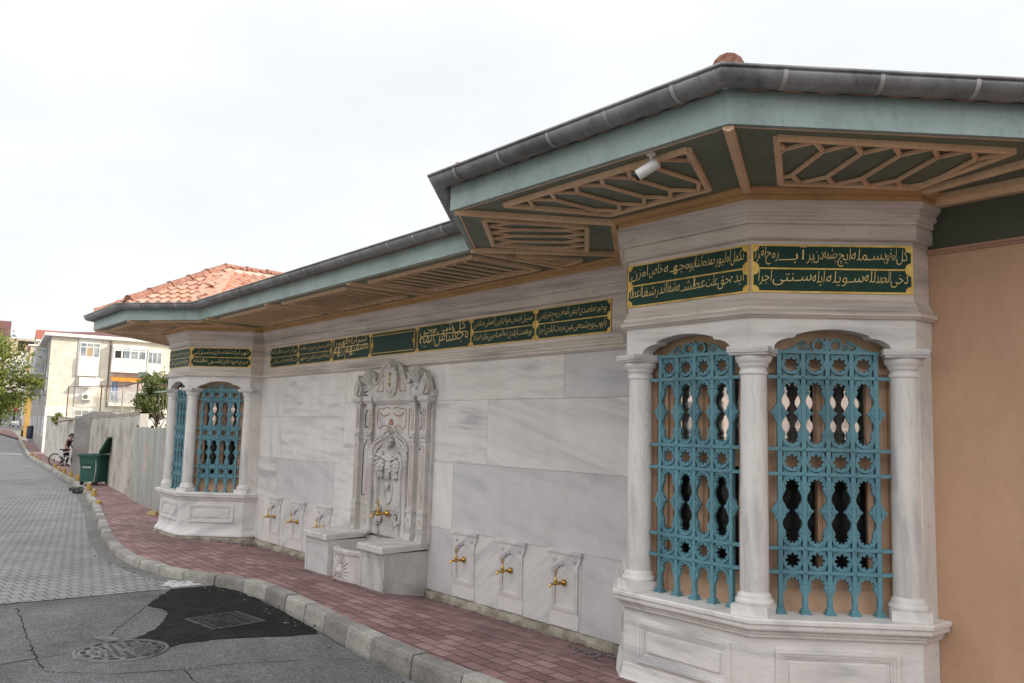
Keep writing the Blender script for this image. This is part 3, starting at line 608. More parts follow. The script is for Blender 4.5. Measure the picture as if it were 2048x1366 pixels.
A1 = px([('تكمل', 785, 862, 0), ('اوليور', 692, 782, .004), ('حمد', 638, 690, .006), ('و', 610, 634, .006), ('ثنا', 562, 608, .006), ('بو', 526, 560, .006), ('و', 497, 523, .006), ('جهـه', 350, 494, .0), ('خاص', 246, 342, .006), ('اوزن', 116, 234, 0)], 85, 805)
A2 = px([('ايده', 780, 860, .008), ('حق', 706, 776, .006), ('علت', 632, 702, .006), ('عطشـه', 434, 628, 0), ('شفا', 376, 432, .008), ('اندر', 296, 368, .004), ('شفا', 192, 292, .0), ('اعطا', 106, 188, .004)], 85, 805)
C1 = ['شهيد', 'كربلا', 'عشقنه', 'و', 'جاری', 'سـلسبيل', 'آبی']; C2 = ['مير', 'چـه', 'بو', 'دعای', 'ايلسـون', 'عطشانه']
inscription(FR_['right'], .006, FLEN-.002, 'two', [B1, B2], 'right-hand panel of the near bay, gold two-line script on green')
inscription(FR_['front'], 0, 2*BA, 'two', [A1, A2], 'front panel of the near bay, gold two-line script on green')
inscription(FR_['left'], .004, FLEN-.004, 'two', [C1, C2], None)
inscription(FL_['right'], .006, FLEN-.002, 'two', [C1, C2], 'right-hand panel of the far bay, gold two-line script on green')
inscription(FL_['front'], 0, 2*BA, 'two', [['سبيل', 'خيره', 'ويردی', 'بر', 'سليمان'], ['روح', 'پاكنه', 'رحمت', 'بی', 'حساب']], None)
inscription(FL_['left'], .004, FLEN-.004, 'two', [C2, C1], None)
DV = [-8.74, -7.762, -6.73, -5.695, -4.619, -3.579, -2.541, -1.545]
inscription(WF, DV[6], DV[7], 'two', [['بو', 'خيره', 'مقصد', 'ی', 'فيض', 'آلمه', 'در', 'روح', 'عزيزندن'], ['ياپوب', 'بو', 'چشمه', 'يی', 'عين', 'مروت', 'ايلدی', 'اجرا']], None)
inscription(WF, DV[5], DV[6], 'two', [['سبيل', 'ايدوب', 'موقتا', 'زين', 'اتمش', 'جناندن'], ['بو', 'همت', 'ايلدی', 'ذوالجناحين', 'والد', 'فضلا']], None)
inscription(WF, DV[4], DV[5], 'big', [['وجعلنا', 'من', 'الماء'], ['كل', 'شيء', 'حي']], 'large interlaced gold script on green, right of the blank panel')
inscription(WF, DV[3], DV[4], 'blank', None, 'green panel with gilt border and two gold rosettes, no script')
inscription(WF, DV[2], DV[3], 'big', [['وسقيهم', 'ربهم'], ['شرابا', 'طهورا']], 'large interlaced gold script on green, left of the blank panel')
inscription(WF, DV[1], DV[2], 'two', [['وقف', 'سبيل', 'خيری', 'در', 'مقامه'], ['زمانه', 'ايچنده', 'اولدی', 'مشهور']], None)
inscription(WF, DV[0], DV[1], 'two', [['بو', 'اثر', 'خيره', 'نظر', 'ايله'], ['دعا', 'ايله', 'ياد', 'ايت', 'بانی']], None)

# ---- eaves: soffit, lattice, fascia, gutter
EV = [(-13.4, 6), (-13.4, -.02), (-11.51, -1.9), (-9.56, -1.9), (-8.63, -1.155), (-2.02, -1.185), (-1.122, -2.0), (1.13, -1.965), (2.2, -.47), (9, -.47)]
ZF = 3.14
g = MB(); poly = [(x, y, ZF+.012) for x, y in EV]+[(9, .2, ZF+.012), (-11.0, .2, ZF+.012), (-11.0, 6, ZF+.012)]; g.face(poly[::-1])
ob = g.build('soffit', m_sof, bld); bm = bmesh.new(); bm.from_mesh(ob.data); bmesh.ops.triangulate(bm, faces=bm.faces); bm.to_mesh(ob.data); bm.free()
g = MB(); g.sweep(EV, [(-.04, ZF+.013), (-.035, ZF), (0, ZF), (0, 3.31), (-.03, 3.34)]); g.build('fascia', m_fas, bld)
g = MB(); g.sweep(EV, [(-.055, ZF+.013), (-.055, ZF+.002), (-.0405, ZF+.002)]); g.build('fascia_bead', m_tan, bld)
g = MB(); gp = [(.075+.07*math.cos(R(a)), 3.362+.072*math.sin(R(a))) for a in range(180, 361, 15)]; gp += [(.148+.009*math.cos(R(a)), 3.366+.009*math.sin(R(a))) for a in range(-150, 200, 50)]; gp += [(.135, 3.366)]+[(.075+.06*math.cos(R(a)), 3.362+.062*math.sin(R(a))) for a in range(345, 180, -30)]
g.sweep(EV, gp, 0, True); gut = g.build('gutter', m_zinc, bld, merge=True)
for i in range(1, len(EV)-1):
    a, b = Vector(EV[i]), Vector(EV[i+1]); Ln = (b-a).length; d = (b-a)/Ln; n = int(Ln/.43); f = Fr(a, d)
    if b.x > 8: n = 3
    for k in range(n):
        u = (k+.5)*Ln/n if b.x < 8 else .3+k*.43
        s = MB(); s.grid([[f.p(u+du, 3.362+.0745*math.sin(R(t)), .075+.0725*math.cos(R(t))) for t in range(195, 362, 15)] for du in (-.011, .011)], 0, True)
        s.grid([[f.p(u+du, 3.362+.073*math.sin(R(t)), .075+.0705*math.cos(R(t))) for t in range(195, 362, 15)] for du in (-.011, -.0111)], 0, True); s.build('gutter_strap', m_strap, gut)
def clip(p, q, poly):
    t0, t1 = 0., 1.; d = (q[0]-p[0], q[1]-p[1]); n = len(poly); A = sum(poly[k][0]*poly[(k+1) % n][1]-poly[(k+1) % n][0]*poly[k][1] for k in range(n)); sg = 1 if A > 0 else -1
    for k in range(n):
        a, b = poly[k], poly[(k+1) % n]; nx, ny = -(b[1]-a[1])*sg, (b[0]-a[0])*sg
        den = nx*d[0]+ny*d[1]; num = nx*(p[0]-a[0])+ny*(p[1]-a[1])
        if abs(den) < 1e-9:
            if num < 0: return None
            continue
        t = -num/den
        if den > 0: t0 = max(t0, t)
        else: t1 = min(t1, t)
    if t1-t0 < .02: return None
    return (p[0]+d[0]*t0, p[1]+d[1]*t0), (p[0]+d[0]*t1, p[1]+d[1]*t1)
def shrink(poly, e):
    c = (sum(p[0] for p in poly)/len(poly), sum(p[1] for p in poly)/len(poly)); n = len(poly); A = sum(poly[k][0]*poly[(k+1) % n][1]-poly[(k+1) % n][0]*poly[k][1] for k in range(n)); sg = 1 if A > 0 else -1; out = []
    for k in range(n):
        p0, p1, p2 = Vector(poly[k-1]), Vector(poly[k]), Vector(poly[(k+1) % n]); d1 = (p1-p0).normalized(); d2 = (p2-p1).normalized(); n1 = Vector((-d1.y, d1.x))*sg; n2 = Vector((-d2.y, d2.x))*sg
        q = p1+(n1+n2)*(e/(1+n1.dot(n2))); out.append((q.x, q.y))
    return out
def lattice(poly, dr, step, zig, bw=.025):
    g = MB(); z = ZF+.001; D = Vector(dr).normalized(); A = Vector((D.y, -D.x)); n = len(poly)
    def b(p, q, wd=bw, h=.013, dz=0): g.bar((p[0], p[1], z+dz), (q[0], q[1], z+dz), wd, h); g.bar((p[0], p[1], z-h*.5+dz), (q[0], q[1], z-h*.5+dz), wd*.45, .010)
    fr_ = shrink(poly, .02)
    for k in range(n): b(fr_[k], fr_[(k+1) % n], .036, .024, -.0015*(k % 2))
    inn = shrink(poly, .035); ca = [Vector(p).dot(A) for p in poly]; cd = [Vector(p).dot(D) for p in poly]
    a0, a1, d0, d1 = min(ca), max(ca), min(cd), max(cd); d0 += .045; d1 -= .045; nb = max(2, round((a1-a0-.06)/step)); st = (a1-a0-.06)/nb
    P = lambda a, d: tuple(A*a+D*d)
    for k in range(nb):
        a = a0+.03+(k+.5)*st
        segs = [(P(a, d0+zig), P(a, d1-zig))]
        for s in (-1, 1): segs += [(P(a, d0+zig), P(a+s*st/2, d0)), (P(a, d1-zig), P(a+s*st/2, d1))]
        for p, q in segs:
            c = clip(p, q, inn)
            if c: b(*c)
    return g.build('lattice_panel', m_tan, bld)
lattice([(-.774, -1.85), (.80, -1.83), (.409, -1.148), (-.437, -1.148)], (0, 1), .215, .13)
lattice([(-1.131, -1.737), (-.763, -1.031), (-1.36, -.46), (-1.76, -1.158)], (.67, .74), .19, .16)
lattice([(1.174, -1.669), (1.898, -.60), (1.241, -.318), (.734, -.969)], (-.82, .57), .215, .13)
for xa, xb in ((-4.03, -2.19), (-6.12, -4.45), (-8.2, -6.52)): lattice([(xa, -1.02), (xb, -1.02), (xb, -.235), (xa, -.235)], (0, 1), .165, .07)
lattice([(-1.93, -.85), (-1.62, -.25), (-1.93, -.2)], (0, 1), .3, .1)
lattice([(XL-.78-.3, -1.74), (XL+.8-.4, -1.74), (XL+.409-.2, -1.12), (XL-.437-.2, -1.12)], (0, 1), .215, .13)
lattice([(XL+1.131-.42, -1.65), (XL+.8-.1, -1.031), (XL+1.32, -.44), (XL+1.6-.2, -1.08)], (-.63, .78), .19, .16)
lattice([(-11.55, -1.55), (-10.95, -.95), (-11.6, -.3), (-12.7, -.42)], (.7, .7), .2, .14)
for p, q in (((-1.11, -1.97), (-.55, -1.0)), ((1.115, -1.94), (.545, -1.0)), ((-1.99, -1.17), (-1.25, -.24)), ((-2.0, -1.17), (-1.98, -.09)), ((2.17, -.46), (1.25, -.25)), ((-4.2, -1.14), (-4.2, -.13)), ((-6.3, -1.14), (-6.3, -.13)), ((-8.35, -1.14), (-8.35, -.13)),
             ((-8.66, -1.13), (-8.96, -.22)), ((-9.57, -1.87), (XL+.56, -1.02)), ((-11.49, -1.87), (XL-.56, -1.02)), ((-13.3, -.05), (XL-1.25, -.24)), ((3.2, -.43), (3.2, -.08))):
    g = MB(); g.bar((*p, ZF-.004), (*q, ZF-.004), .05, .03); g.bar((*p, ZF-.02), (*q, ZF-.02), .025, .012); g.build('soffit_rib', m_tan, bld)
# ---- roof
def slope(poly, e0, e1, name='roof_tiles'):                          # tiled plane: poly 3D, eave line e0->e1
    e0, e1 = Vector(e0), Vector(e1); ax = (e1-e0).normalized(); P = [Vector(p) for p in poly]; nrm = (P[1]-P[0]).cross(P[2]-P[0]).normalized()
    if nrm.z < 0: nrm = -nrm
    up = nrm.cross(ax).normalized(); 
    if up.z < 0: up = -up
    p2 = [((p-e0).dot(ax), (p-e0).dot(up)) for p in P]; vmax = max(v for u, v in p2); row = .25; g = MB(); v = -.04
    W3 = lambda u, v, h: e0+ax*u+up*v+nrm*h
    while v < vmax:
        us = []
        for k in range(len(p2)):
            (ua, va), (ub, vb) = p2[k], p2[(k+1) % len(p2)]; vm = min(max(v+.1, 0.001), vmax-.001)
            if (va-vm)*(vb-vm) < 0: us.append(ua+(ub-ua)*(vm-va)/(vb-va))
        if len(us) >= 2:
            u0, u1 = min(us), max(us); n = max(4, int((u1-u0)/.024)); lo, hi, fr = [], [], []
            for k in range(n+1):
                u = u0+(u1-u0)*k/n; wv = .024*max(0, math.sin(2*math.pi*u/.17))**.8+.008*(1 if math.sin(2*math.pi*u/.17) > 0 else 0)
                lo.append(W3(u, v, .035+wv)); hi.append(W3(u, v+row+.02, .004+wv)); fr.append(W3(u, v, .0+wv*.2))
            g.grid([lo, hi], 0, False); g.grid([fr, lo], 0, False)
        v += row
    g.face([p-nrm*.004 for p in P] if (P[1]-P[0]).cross(P[2]-P[0]).z > 0 else [p-nrm*.004 for p in P][::-1])
    return g.build(name, m_tile, bld)
def ridge(p, q, r=.085):
    p, q = Vector(p), Vector(q); d = (q-p); Ln = d.length; d /= Ln; n = max(1, int(Ln/.36)); g = MB()
    for k in range(n):
        a, b = p+d*(k*Ln/n), p+d*((k+1)*Ln/n+.04); g.tube([a, a+d*.03, a+d*.031, b], [r*1.12, r*1.12, r*1.0, r*.9], 14)
    ob = g.build('ridge_tiles', m_cap, bld); g = MB(); s = d.cross(Vector((0, 0, 1))).normalized()
    rows = []
    for k in range(40):
        c = p+d*(Ln*k/39)+Vector((0, 0, -.02)); rows.append([c-s*(.15+rng.uniform(-.02, .03))+Vector((0, 0, -.055)), c-s*.08+Vector((0, 0, .02)), c+s*.08+Vector((0, 0, .02)), c+s*(.15+rng.uniform(-.02, .03))+Vector((0, 0, -.055))])
    g.grid(rows); g.build('ridge_mortar', m_mort, bld)
ZE = 3.375
for xc, AL_, AB_, JR, JL, ht in ((-10.4, EV[2], EV[3], EV[4], EV[1], .86), (0, EV[6], EV[7], (2.2, -.47), EV[5], .36)):
    ZE = 3.375 if xc else 3.30
    ap = (xc, -.2, ZE+ht); rb = (xc, 4.5, ZE+ht); e = lambda p: (p[0], p[1], ZE)
    slope([e(AL_), e(AB_), ap], e(AL_), e(AB_)); slope([e(AB_), e(JR), (JR[0], 4.5, ZE), rb, ap][:2]+[ap], e(AB_), e(JR)); slope([e(JL), e(AL_), ap], e(JL), e(AL_))
    slope([e(JR), (JR[0], 4.5, ZE), rb, ap], e(JR), (JR[0], 4.5, ZE)); slope([(JL[0], 4.5, ZE), e(JL), ap, rb], (JL[0], 4.5, ZE), e(JL))
    if xc:
        g = MB(); g.bar(Vector(e(JR))+Vector((-.05, .05, .02)), Vector(ap)+Vector((0, 0, -.01)), .34, .07); g.build('valley_strip', m_tile, bld)
    cut = lambda p: tuple(Vector((p[0], p[1], 3.425))*.985+Vector((ap[0], ap[1], 3.425))*.015)
    ridge(cut(AL_), Vector(ap)+Vector((0, 0, .03)), .085 if xc else .05); ridge(cut(AB_), Vector(ap)+Vector((0, 0, .03)), .085 if xc else .07); ridge(Vector(ap)+Vector((0, 0, .03)), Vector(rb)+Vector((0, 0, .03)))
ZE = 3.33
slope([(-8.63, -1.12, ZE-.03), (-2.02, -1.15, ZE-.03), (-2.02, 3, ZE+.3), (-8.63, 3, ZE+.3)], (-8.63, -1.12, ZE-.03), (-2.02, -1.15, ZE-.03))
slope([(2.2, -.40, ZE-.03), (9, -.40, ZE-.03), (9, 3, ZE+.3), (2.2, 3, ZE+.3)], (2.2, -.47, ZE), (9, -.47, ZE))
g = MB(); g.face([(-11, .6, ZE-.1), (9, .6, ZE-.1), (9, 8, ZE-.1), (-11, 8, ZE-.1)]); g.box(-11, 9, 7.8, 8, -.2, ZE-.101); g.box(8.8, 9, .3, 7.79, -.2, ZE-.102); g.build('rear_wall', m_org, bld)

# ---------------------------------------------------------------- brass taps, tap panels
def make_tap(parent, name='tap', sc=1.0, y0=0):
    sc *= .82; f = LOC; g = MB(); s = sc
    g.lathe([(.004, 0), (.034*s, .001), (.038*s, .008), (.034*s, .02*s), (.022*s, .034*s), (.014*s, .04*s)], (0, -y0, 0), 16, axis='y')
    g.lathe([(.011*s, .036*s), (.011*s, .06*s), (.02*s, .064*s), (.02*s, .072*s), (.012*s, .076*s), (.013*s, .10*s), (.022*s, .112*s), (.024*s, .13*s), (.016*s, .145*s), (.009*s, .15*s)], (0, -y0, 0), 14, axis='y')
    g.lathe([(.008*s, .148*s), (.012*s, .155*s), (.010*s, .175*s), (.014*s, .19*s), (.013*s, .20*s)], (0, -y0, 0), 12, axis='y')
    g.tube([(0, -y0-.195*s, 0), (0, -y0-.205*s, -.012*s), (0, -y0-.207*s, -.035*s)], [.011*s, .011*s, .013*s], 10)
    g.lathe([(.017*s, .0), (.02*s, .012*s), (.019*s, .03*s), (.012*s, .045*s), (.008*s, .06*s)], (0, -y0-.125*s, .01*s), 12)
    tp = g.build(name, m_brass, parent, True)
    h = MB(); h.tube([(0, -y0-.125*s, .065*s), (0, -y0-.125*s, .10*s)], .006*s, 8)
    for a in (0, 120, 240):
        c = (0+.012*s*math.cos(R(a+90)), .125*s+.0, .122*s+.014*s*math.sin(R(a+90)))
        h.tube([(c[0]+.013*s*math.cos(R(t)), -y0-c[1], c[2]+.013*s*math.sin(R(t))) for t in range(0, 361, 30)], .004*s, 6)
    h.ball((0, -y0-.125*s, .152*s), .006*s, n=6); h.build('tap_handle', m_brass, tp, True)
    return tp
def make_panel():
    t = thing('tap_panel', None, None, (0, 0, 0)); f = LOC; g = MB()
    out = lambda s: [(s*.14, -.12), (s*.185, -.12), (s*.185, -.02), (s*.172, .02), (s*.172, .41), (s*.19, .44), (s*.205, .465), (s*.205, .50)]
    g.prism(f, [(-.172, -.12), (.172, -.12), (.185, -.10), (.185, -.02), (.172, .02), (-.172, .02), (-.185, -.02), (-.185, -.10)], 0, .012)
    top = [(-.205, .50), (-.205, .465), (-.19, .44), (-.172, .41), (-.172, .02), (-.118, .02), (-.118, .345), (-.112, .365), (-.098, .37), (-.09, .385), (-.06, .405), (-.02, .412), (0, .425)]
    top = top+[(-u, z) for u, z in top[::-1][1:]]
    g.prism(f, top, 0, .026); g.fbox(f, -.118, .118, .02, .06, 0, .026)
    inn = [(-.135, .034), (-.118+.002, .05), (-.118+.002, .345), (-.11, .362), (-.096, .366), (-.086, .382), (-.058, .4), (-.018, .407), (0, .419)]
    path = [(-.146, .045), (-.146, .352), (-.134, .38), (-.112, .388), (-.10, .404), (-.068, .424), (-.022, .432), (0, .446)]; path = path+[(-u, z) for u, z in path[::-1][1:]]
    for (a, b), (c, d) in zip(path, path[1:]): g.bar(f.p(a, b, .027), f.p(c, d, .027), .008, .010, (0, -1, 0))
    path2 = [(u*.86, z-.016) for u, z in path]
    for (a, b), (c, d) in zip(path2, path2[1:]): g.bar(f.p(a, b, .024), f.p(c, d, .024), .008, .014, (0, -1, 0))
    g.bar(f.p(-.15, .045, .027), f.p(.15, .045, .027), .01, .012, (0, -1, 0)); g.fbox(f, -.118, .118, .06, .425, 0, .008)
    g.fbox(f, -.215, .215, .50, .512, 0, .034); g.fbox(f, -.225, .225, .512, .532, 0, .046); g.fbox(f, -.218, .218, .532, .54, 0, .038)
    for s in (-1, 1):
        g.lathe([(.003, .025), (.026, .026), (.028, .032), (.02, .035), (.012, .034), (.010, .042), (.003, .044)], (s*.13, 0, .462), 12, axis='y')
        for k in range(6): g.ball((s*.13+.021*math.cos(k*1.047), -.034, .462+.021*math.sin(k*1.047)), .008, .005, .008, 4)
    g.v = [(x, y*.62, z) for x, y, z in g.v]; sl = g.build('panel_slab', mb_e, t, True)
    tp = make_tap(t, 'tap', 1.0, .007); tp.location = (0, 0, .262)
    return t
tpp = make_panel()
TAPS = [(-2.07, 'marble tap panel with brass tap nearest the near grilled bay'), (-2.82, 'marble tap panel with brass tap, middle one of the three right of the wall fountain'), (-3.575, 'marble tap panel with brass tap, first one to the right of the wall fountain'),
        (-6.71, 'marble tap panel partly hidden behind the left bench of the wall fountain'), (-7.495, 'marble tap panel with brass tap, middle one of the three left of the wall fountain'), (-8.26, 'marble tap panel with brass tap beside the far grilled bay')]
for i, (x, lb) in enumerate(TAPS):
    o = tpp if i == 0 else dup(tpp); o.location = (x, -.001, .10); tag(o, lb, 'tap panel', 'marble tap panels along the wall')
for o in kids(tpp): pass

# ---------------------------------------------------------------- carved wall fountain
wf = thing('wall_fountain', 'tall carved white marble wall fountain with shell crest, basin and two side benches', 'fountain', (-5.02, 0, -.08))
F0 = Fr((-5.035, 0), (1, 0)); F0.n = F0.n*.74; F0.d = F0.d*.965; f = F0
g = MB()
bp = [(-.86, .44), (.86, .44), (.86, 2.0), (-.86, 2.0)]; g.prism(f, bp, 0, .045)
g.fbox(f, -.86, -.80, 1.2, 1.21, .045, .046)
g.fbox(f, -.45, .47, .44, 2.0, .045, .075); g.build('back_slab', mb_k, wf)
# crest
def mirror(p, s): return [(s*u, z) for u, z in p]
half = [(0, 2.425), (.05, 2.435), (.10, 2.432), (.16, 2.415), (.215, 2.38), (.25, 2.33), (.275, 2.27), (.31, 2.225), (.36, 2.20), (.40, 2.205), (.42, 2.19), (.42, 2.03)]
g = MB(); g.prism(f, [(-u, z) for u, z in half[::-1]][:-1]+half, 0, .10)
g.tube([f.p(u, z-.004, .10) for u, z in [(-u, z) for u, z in half[:11][::-1]]+half[1:11]], .020, 8); g.tube([f.p(u*.88, z-.05, .10) for u, z in [(-u, z) for u, z in half[:9][::-1]]+half[1:9]], .008, 6)
for s in (-1, 1):
    g.tube(spiral(f, s*.40, 2.225, .032, .005, R(270), s*1.4, .11), [.014]*12+[.010]*11, 8); g.tube(spiral(f, s*.035, 2.41, .034, .005, R(90), s*1.4, .12), .009, 6)
    sh_ = [(.42, 2.03), (.90, 2.03), (.90, 2.10), (.84, 2.11), (.78, 2.13), (.70, 2.15), (.62, 2.165), (.55, 2.18), (.47, 2.17), (.42, 2.15)]
    g.prism(f, mirror(sh_, s), 0, .09); g.tube([f.p(s*u, z, .09) for u, z in sh_[2:]], .016, 7); g.tube(spiral(f, s*.79, 2.155, .026, .005, R(270), s*1.3, .10), .009, 6)
g.build('crest_slab', mb_k, wf)
def shell(cx, cz, r, a0, a1, nrib, off, name='shell', flat_=1.0, depth=.05):
    g = MB(); n = nrib*6; rows = []
    for j in range(7):
        t = .12+.88*j/6; row = []
        for k in range(n+1):
            a = R(a0+(a1-a0)*k/n); w = abs(math.sin(math.pi*nrib*k/n)); rr = r*t*(1+.16*w*t)
            row.append(f.p(cx+rr*math.cos(a), cz+rr*math.sin(a)*flat_, off+1.35*depth*math.sin(math.pi*.5*min(1, t*1.1))*(.15+.85*w)))
        rows.append(row)
    back = [f.p(cx+r*1.0*math.cos(R(a0+(a1-a0)*k/n)), cz+r*math.sin(R(a0+(a1-a0)*k/n))*flat_, 0) for k in range(n+1)]
    g.grid(rows+[back], 0, False); g.ball(f.p(cx, cz, off+.02), r*.22, .03, r*.22, 8); return g.build(name, mb_k, wf)
shell(-.55, 2.15, .20, 30, 160, 7, .06); shell(.55, 2.15, .20, 20, 150, 7, .06)
for s in (-1, 1):                                                    # leaf finials over the outer pilasters
    g = MB(); g.prism(f, [(s*.70+x, z) for x, z in ((-.06, 2.06), (.06, 2.06), (.085, 2.12), (.07, 2.18), (.04, 2.23), (.012, 2.30), (-.005, 2.26), (-.03, 2.24), (-.06, 2.18), (-.08, 2.12))] if 0 else [(s*.775+x, z) for x, z in ((-.07, 2.06), (.07, 2.06), (.095, 2.13), (.075, 2.19), (.04, 2.235), (.01, 2.31), (-.02, 2.25), (-.055, 2.2), (-.085, 2.13))], .06, .155, 0, True)
    for k in range(5): a = R(50+20*k); g.tube([f.p(s*.775, 2.07, .16), f.p(s*.775+.07*math.cos(a), 2.07+.09*math.sin(a), .175), f.p(s*.775+.09*math.cos(a), 2.07+.17*math.sin(a), .15)], [.018, .016, .006], 6)
    g.build('leaf_finial', mb_k, wf)
# cartouche in the crest
g = MB()
for k in range(18): a = 2*math.pi*k/18; g.ball(f.p(.13*math.cos(a), 2.235+.165*math.sin(a), .115), .028, .022, .034, 6)
g.lathe([(.135, .07), (.13, .095), (.10, .108), (.085, .10), (.004, .11)], (f.o.x, 0, 2.235), 24, axis='y')
g.v = [(x, y, 2.235+(z-2.235)*1.22) for x, y, z in g.v]
for k in range(5): a = R(40+25*k); g.tube([f.p(0, 2.37, .13), f.p(.06*math.cos(a), 2.37+.06*math.sin(a), .15), f.p(.085*math.cos(a), 2.37+.085*math.sin(a), .13)], [.014, .014, .006], 6)
for s in (-1, 1): g.tube(spiral(f, s*.05, 2.06, .04, .006, R(90), s*1.2, .13), .011, 6)
ct = g.build('cartouche', mb_k, wf)
g = MB()
for k in range(3): z = 2.16+.06*k; g.tube([f.p(-.03, z+.03, .147), f.p(0, z, .15), f.p(.03, z+.03, .147)], .005, 5)
g.tube([f.p(0, 2.14, .148), f.p(0, 2.32, .148)], .005, 5); g.build('gilt_spray', m_gold, ct)
# cornice
g = MB()
for (a, b, e) in ((-.87, -.68, .13), (-.68, -.44, .085), (-.58, -.41, .13), (-.41, .41, .10), (.41, .58, .13), (.44, .68, .085), (.68, .87, .13)):
    for z0, z1, d in ((1.955, 1.975, 0), (1.975, 1.99, .02), (1.99, 2.015, .035), (2.015, 2.035, .028)): g.fbox(f, a-(.012 if d else 0), b+(.012 if d else 0), z0, z1, 0, e+d+.0015*(a > -.6))
g.build('fountain_cornice', mb_k, wf)
# pilasters
def pilaster(c):
    g = MB()
    for q in ((-.075, .075, .425, .50, .15), (-.068, .068, .50, .53, .135), (-.055, .055, .53, .62, .125), (-.062, .062, .62, .70, .13), (-.055, .055, .70, .755, .12), (-.068, .068, .755, .775, .135), (-.058, .058, .775, .79, .125), (-.052, .052, .79, 1.53, .115), (-.062, .062, 1.53, 1.56, .13), (-.056, .056, 1.56, 1.61, .122), (-.066, .066, 1.61, 1.625, .134), (-.050, .050, 1.625, 1.90, .112), (-.06, .06, 1.90, 1.93, .122), (-.066, .066, 1.93, 1.957, .13)):
        g.fbox(f, c+q[0], c+q[1], q[2], q[3], .0, q[4])
    for k in range(5): g.fbox(f, c-.05+.022*k, c-.038+.022*k, .535, .60, .125, .137)
    for s in (-1, 1): g.ball(f.p(c+s*.035, 1.585, .122), .018, .016, .02, 6)
    g.ball(f.p(c, 1.587, .125), .016, .018, .022, 6)
    pl = g.build('pilaster', mb_k, wf); g = MB(); o = .116
    def loop(z0, z1, w_):
        for u0, u1, a, b in ((-w_, -w_+.006, z0, z1), (w_-.006, w_, z0, z1), (-w_+.006, w_-.006, z0, z0+.006), (-w_+.006, w_-.006, z1-.006, z1)): g.fbox(f, c+u0, c+u1, a, b, o-.002, o+.0008)
    for z0, z1 in ((.82, .88), (.96, 1.12), (1.20, 1.42)): loop(z0, z1, .026)
    for zc in (.92, 1.16, 1.46): 
        P = [f.p(c+.02*math.cos(2*math.pi*k/12), zc+.028*math.sin(2*math.pi*k/12), o) for k in range(13)]; g.tube(P, .0035, 4)
    loop(1.66, 1.73, .024); loop(1.745, 1.80, .018); loop(1.815, 1.88, .024)
    for k in range(2): g.fbox(f, c-.018+.026*k, c-.010+.026*k, .64, .69, .129, .1315)
    g.build('rose_inlay', m_rose, pl)
for c in (-.785, -.47, .52, .765): pilaster(c)
# panels between the pilasters with black inlay
for s, a, b in ((-1, -.72, -.54), (1, .58, .70)):
    g = MB(); o = .046
    if s < 0:
        pts = [(a+.09, 1.49), (a+.05, 1.46), (a+.035, 1.40), (a+.03, .90), (a+.045, .86), (a+.09, .87)]
        pt2 = [(a+.13, 1.90), (a+.06, 1.86), (a+.05, 1.82), (a+.045, 1.70), (a+.06, 1.67), (a+.12, 1.69)]
        pt3 = [(a+.13, 2.11), (a+.05, 2.10), (a+.045, 2.07), (a+.13, 2.06)]
    else: pts = [(a+.03, 1.44), (a+.055, 1.47), (a+.075, 1.38), (a+.075, .86)]; pt2 = [(a+.03, 1.86), (a+.06, 1.83), (a+.06, 1.70), (a+.03, 1.67)]; pt3 = pt2
    g.tube([f.p(u, z, o) for u, z in pts], .008, 5); g2 = MB(); g2.tube([f.p(u, z, o) for u, z in pt2], .008, 5); g2.build('black_inlay', m_blk, wf)
    if s < 0: g2 = MB(); g2.tube([f.p(u, z, .091) for u, z in pt3], .009, 5); g2.build('black_inlay', m_blk, wf)
    for k in range(3): g.tube([f.p(a+.10, 1.49, o), f.p(a+.10+.03*math.cos(R(50+40*k)), 1.49+.045*math.sin(R(50+40*k)), o)], .005, 4)
    g.build('black_inlay', m_blk, wf)
# frieze panel with rose garland above the niche
g = MB(); o = .077
for s in (-1, 1):
    g.tube([f.p(s*u, z, o) for u, z in ((.03, 1.90), (.10, 1.915), (.20, 1.90), (.30, 1.90), (.33, 1.86), (.33, 1.70), (.27, 1.66), (.20, 1.70), (.10, 1.70))], .0055, 5)
    g.tube([f.p(s*(.04+.03*k), 1.85-.035*math.sin(math.pi*k/8), o) for k in range(9)], .005, 5)
    for k in range(7): g.ball(f.p(s*(.07+.033*k), 1.838-.035*math.sin(math.pi*(k+1)/8), o), .009, .003, .008, 4)
for k in range(7): a = R(20+23*k); g.tube([f.p(0, 1.70, o), f.p(.06*math.cos(a), 1.70+.08*math.sin(a), o)], [.006, .008], 5)
for s in (-1, 1):
    g.tube([f.p(s*.40, 1.60, o), f.p(s*.40, 1.88, o), f.p(s*.43, 1.90, o)], .005, 5)
    g.tube([f.p(s*u, z, .102) for u, z in ((.20, 2.10), (.33, 2.10), (.31, 2.16), (.25, 2.2), (.22, 2.28), (.18, 2.30), (.20, 2.10))], .006, 5)
g.build('rose_garland', m_rose, wf)
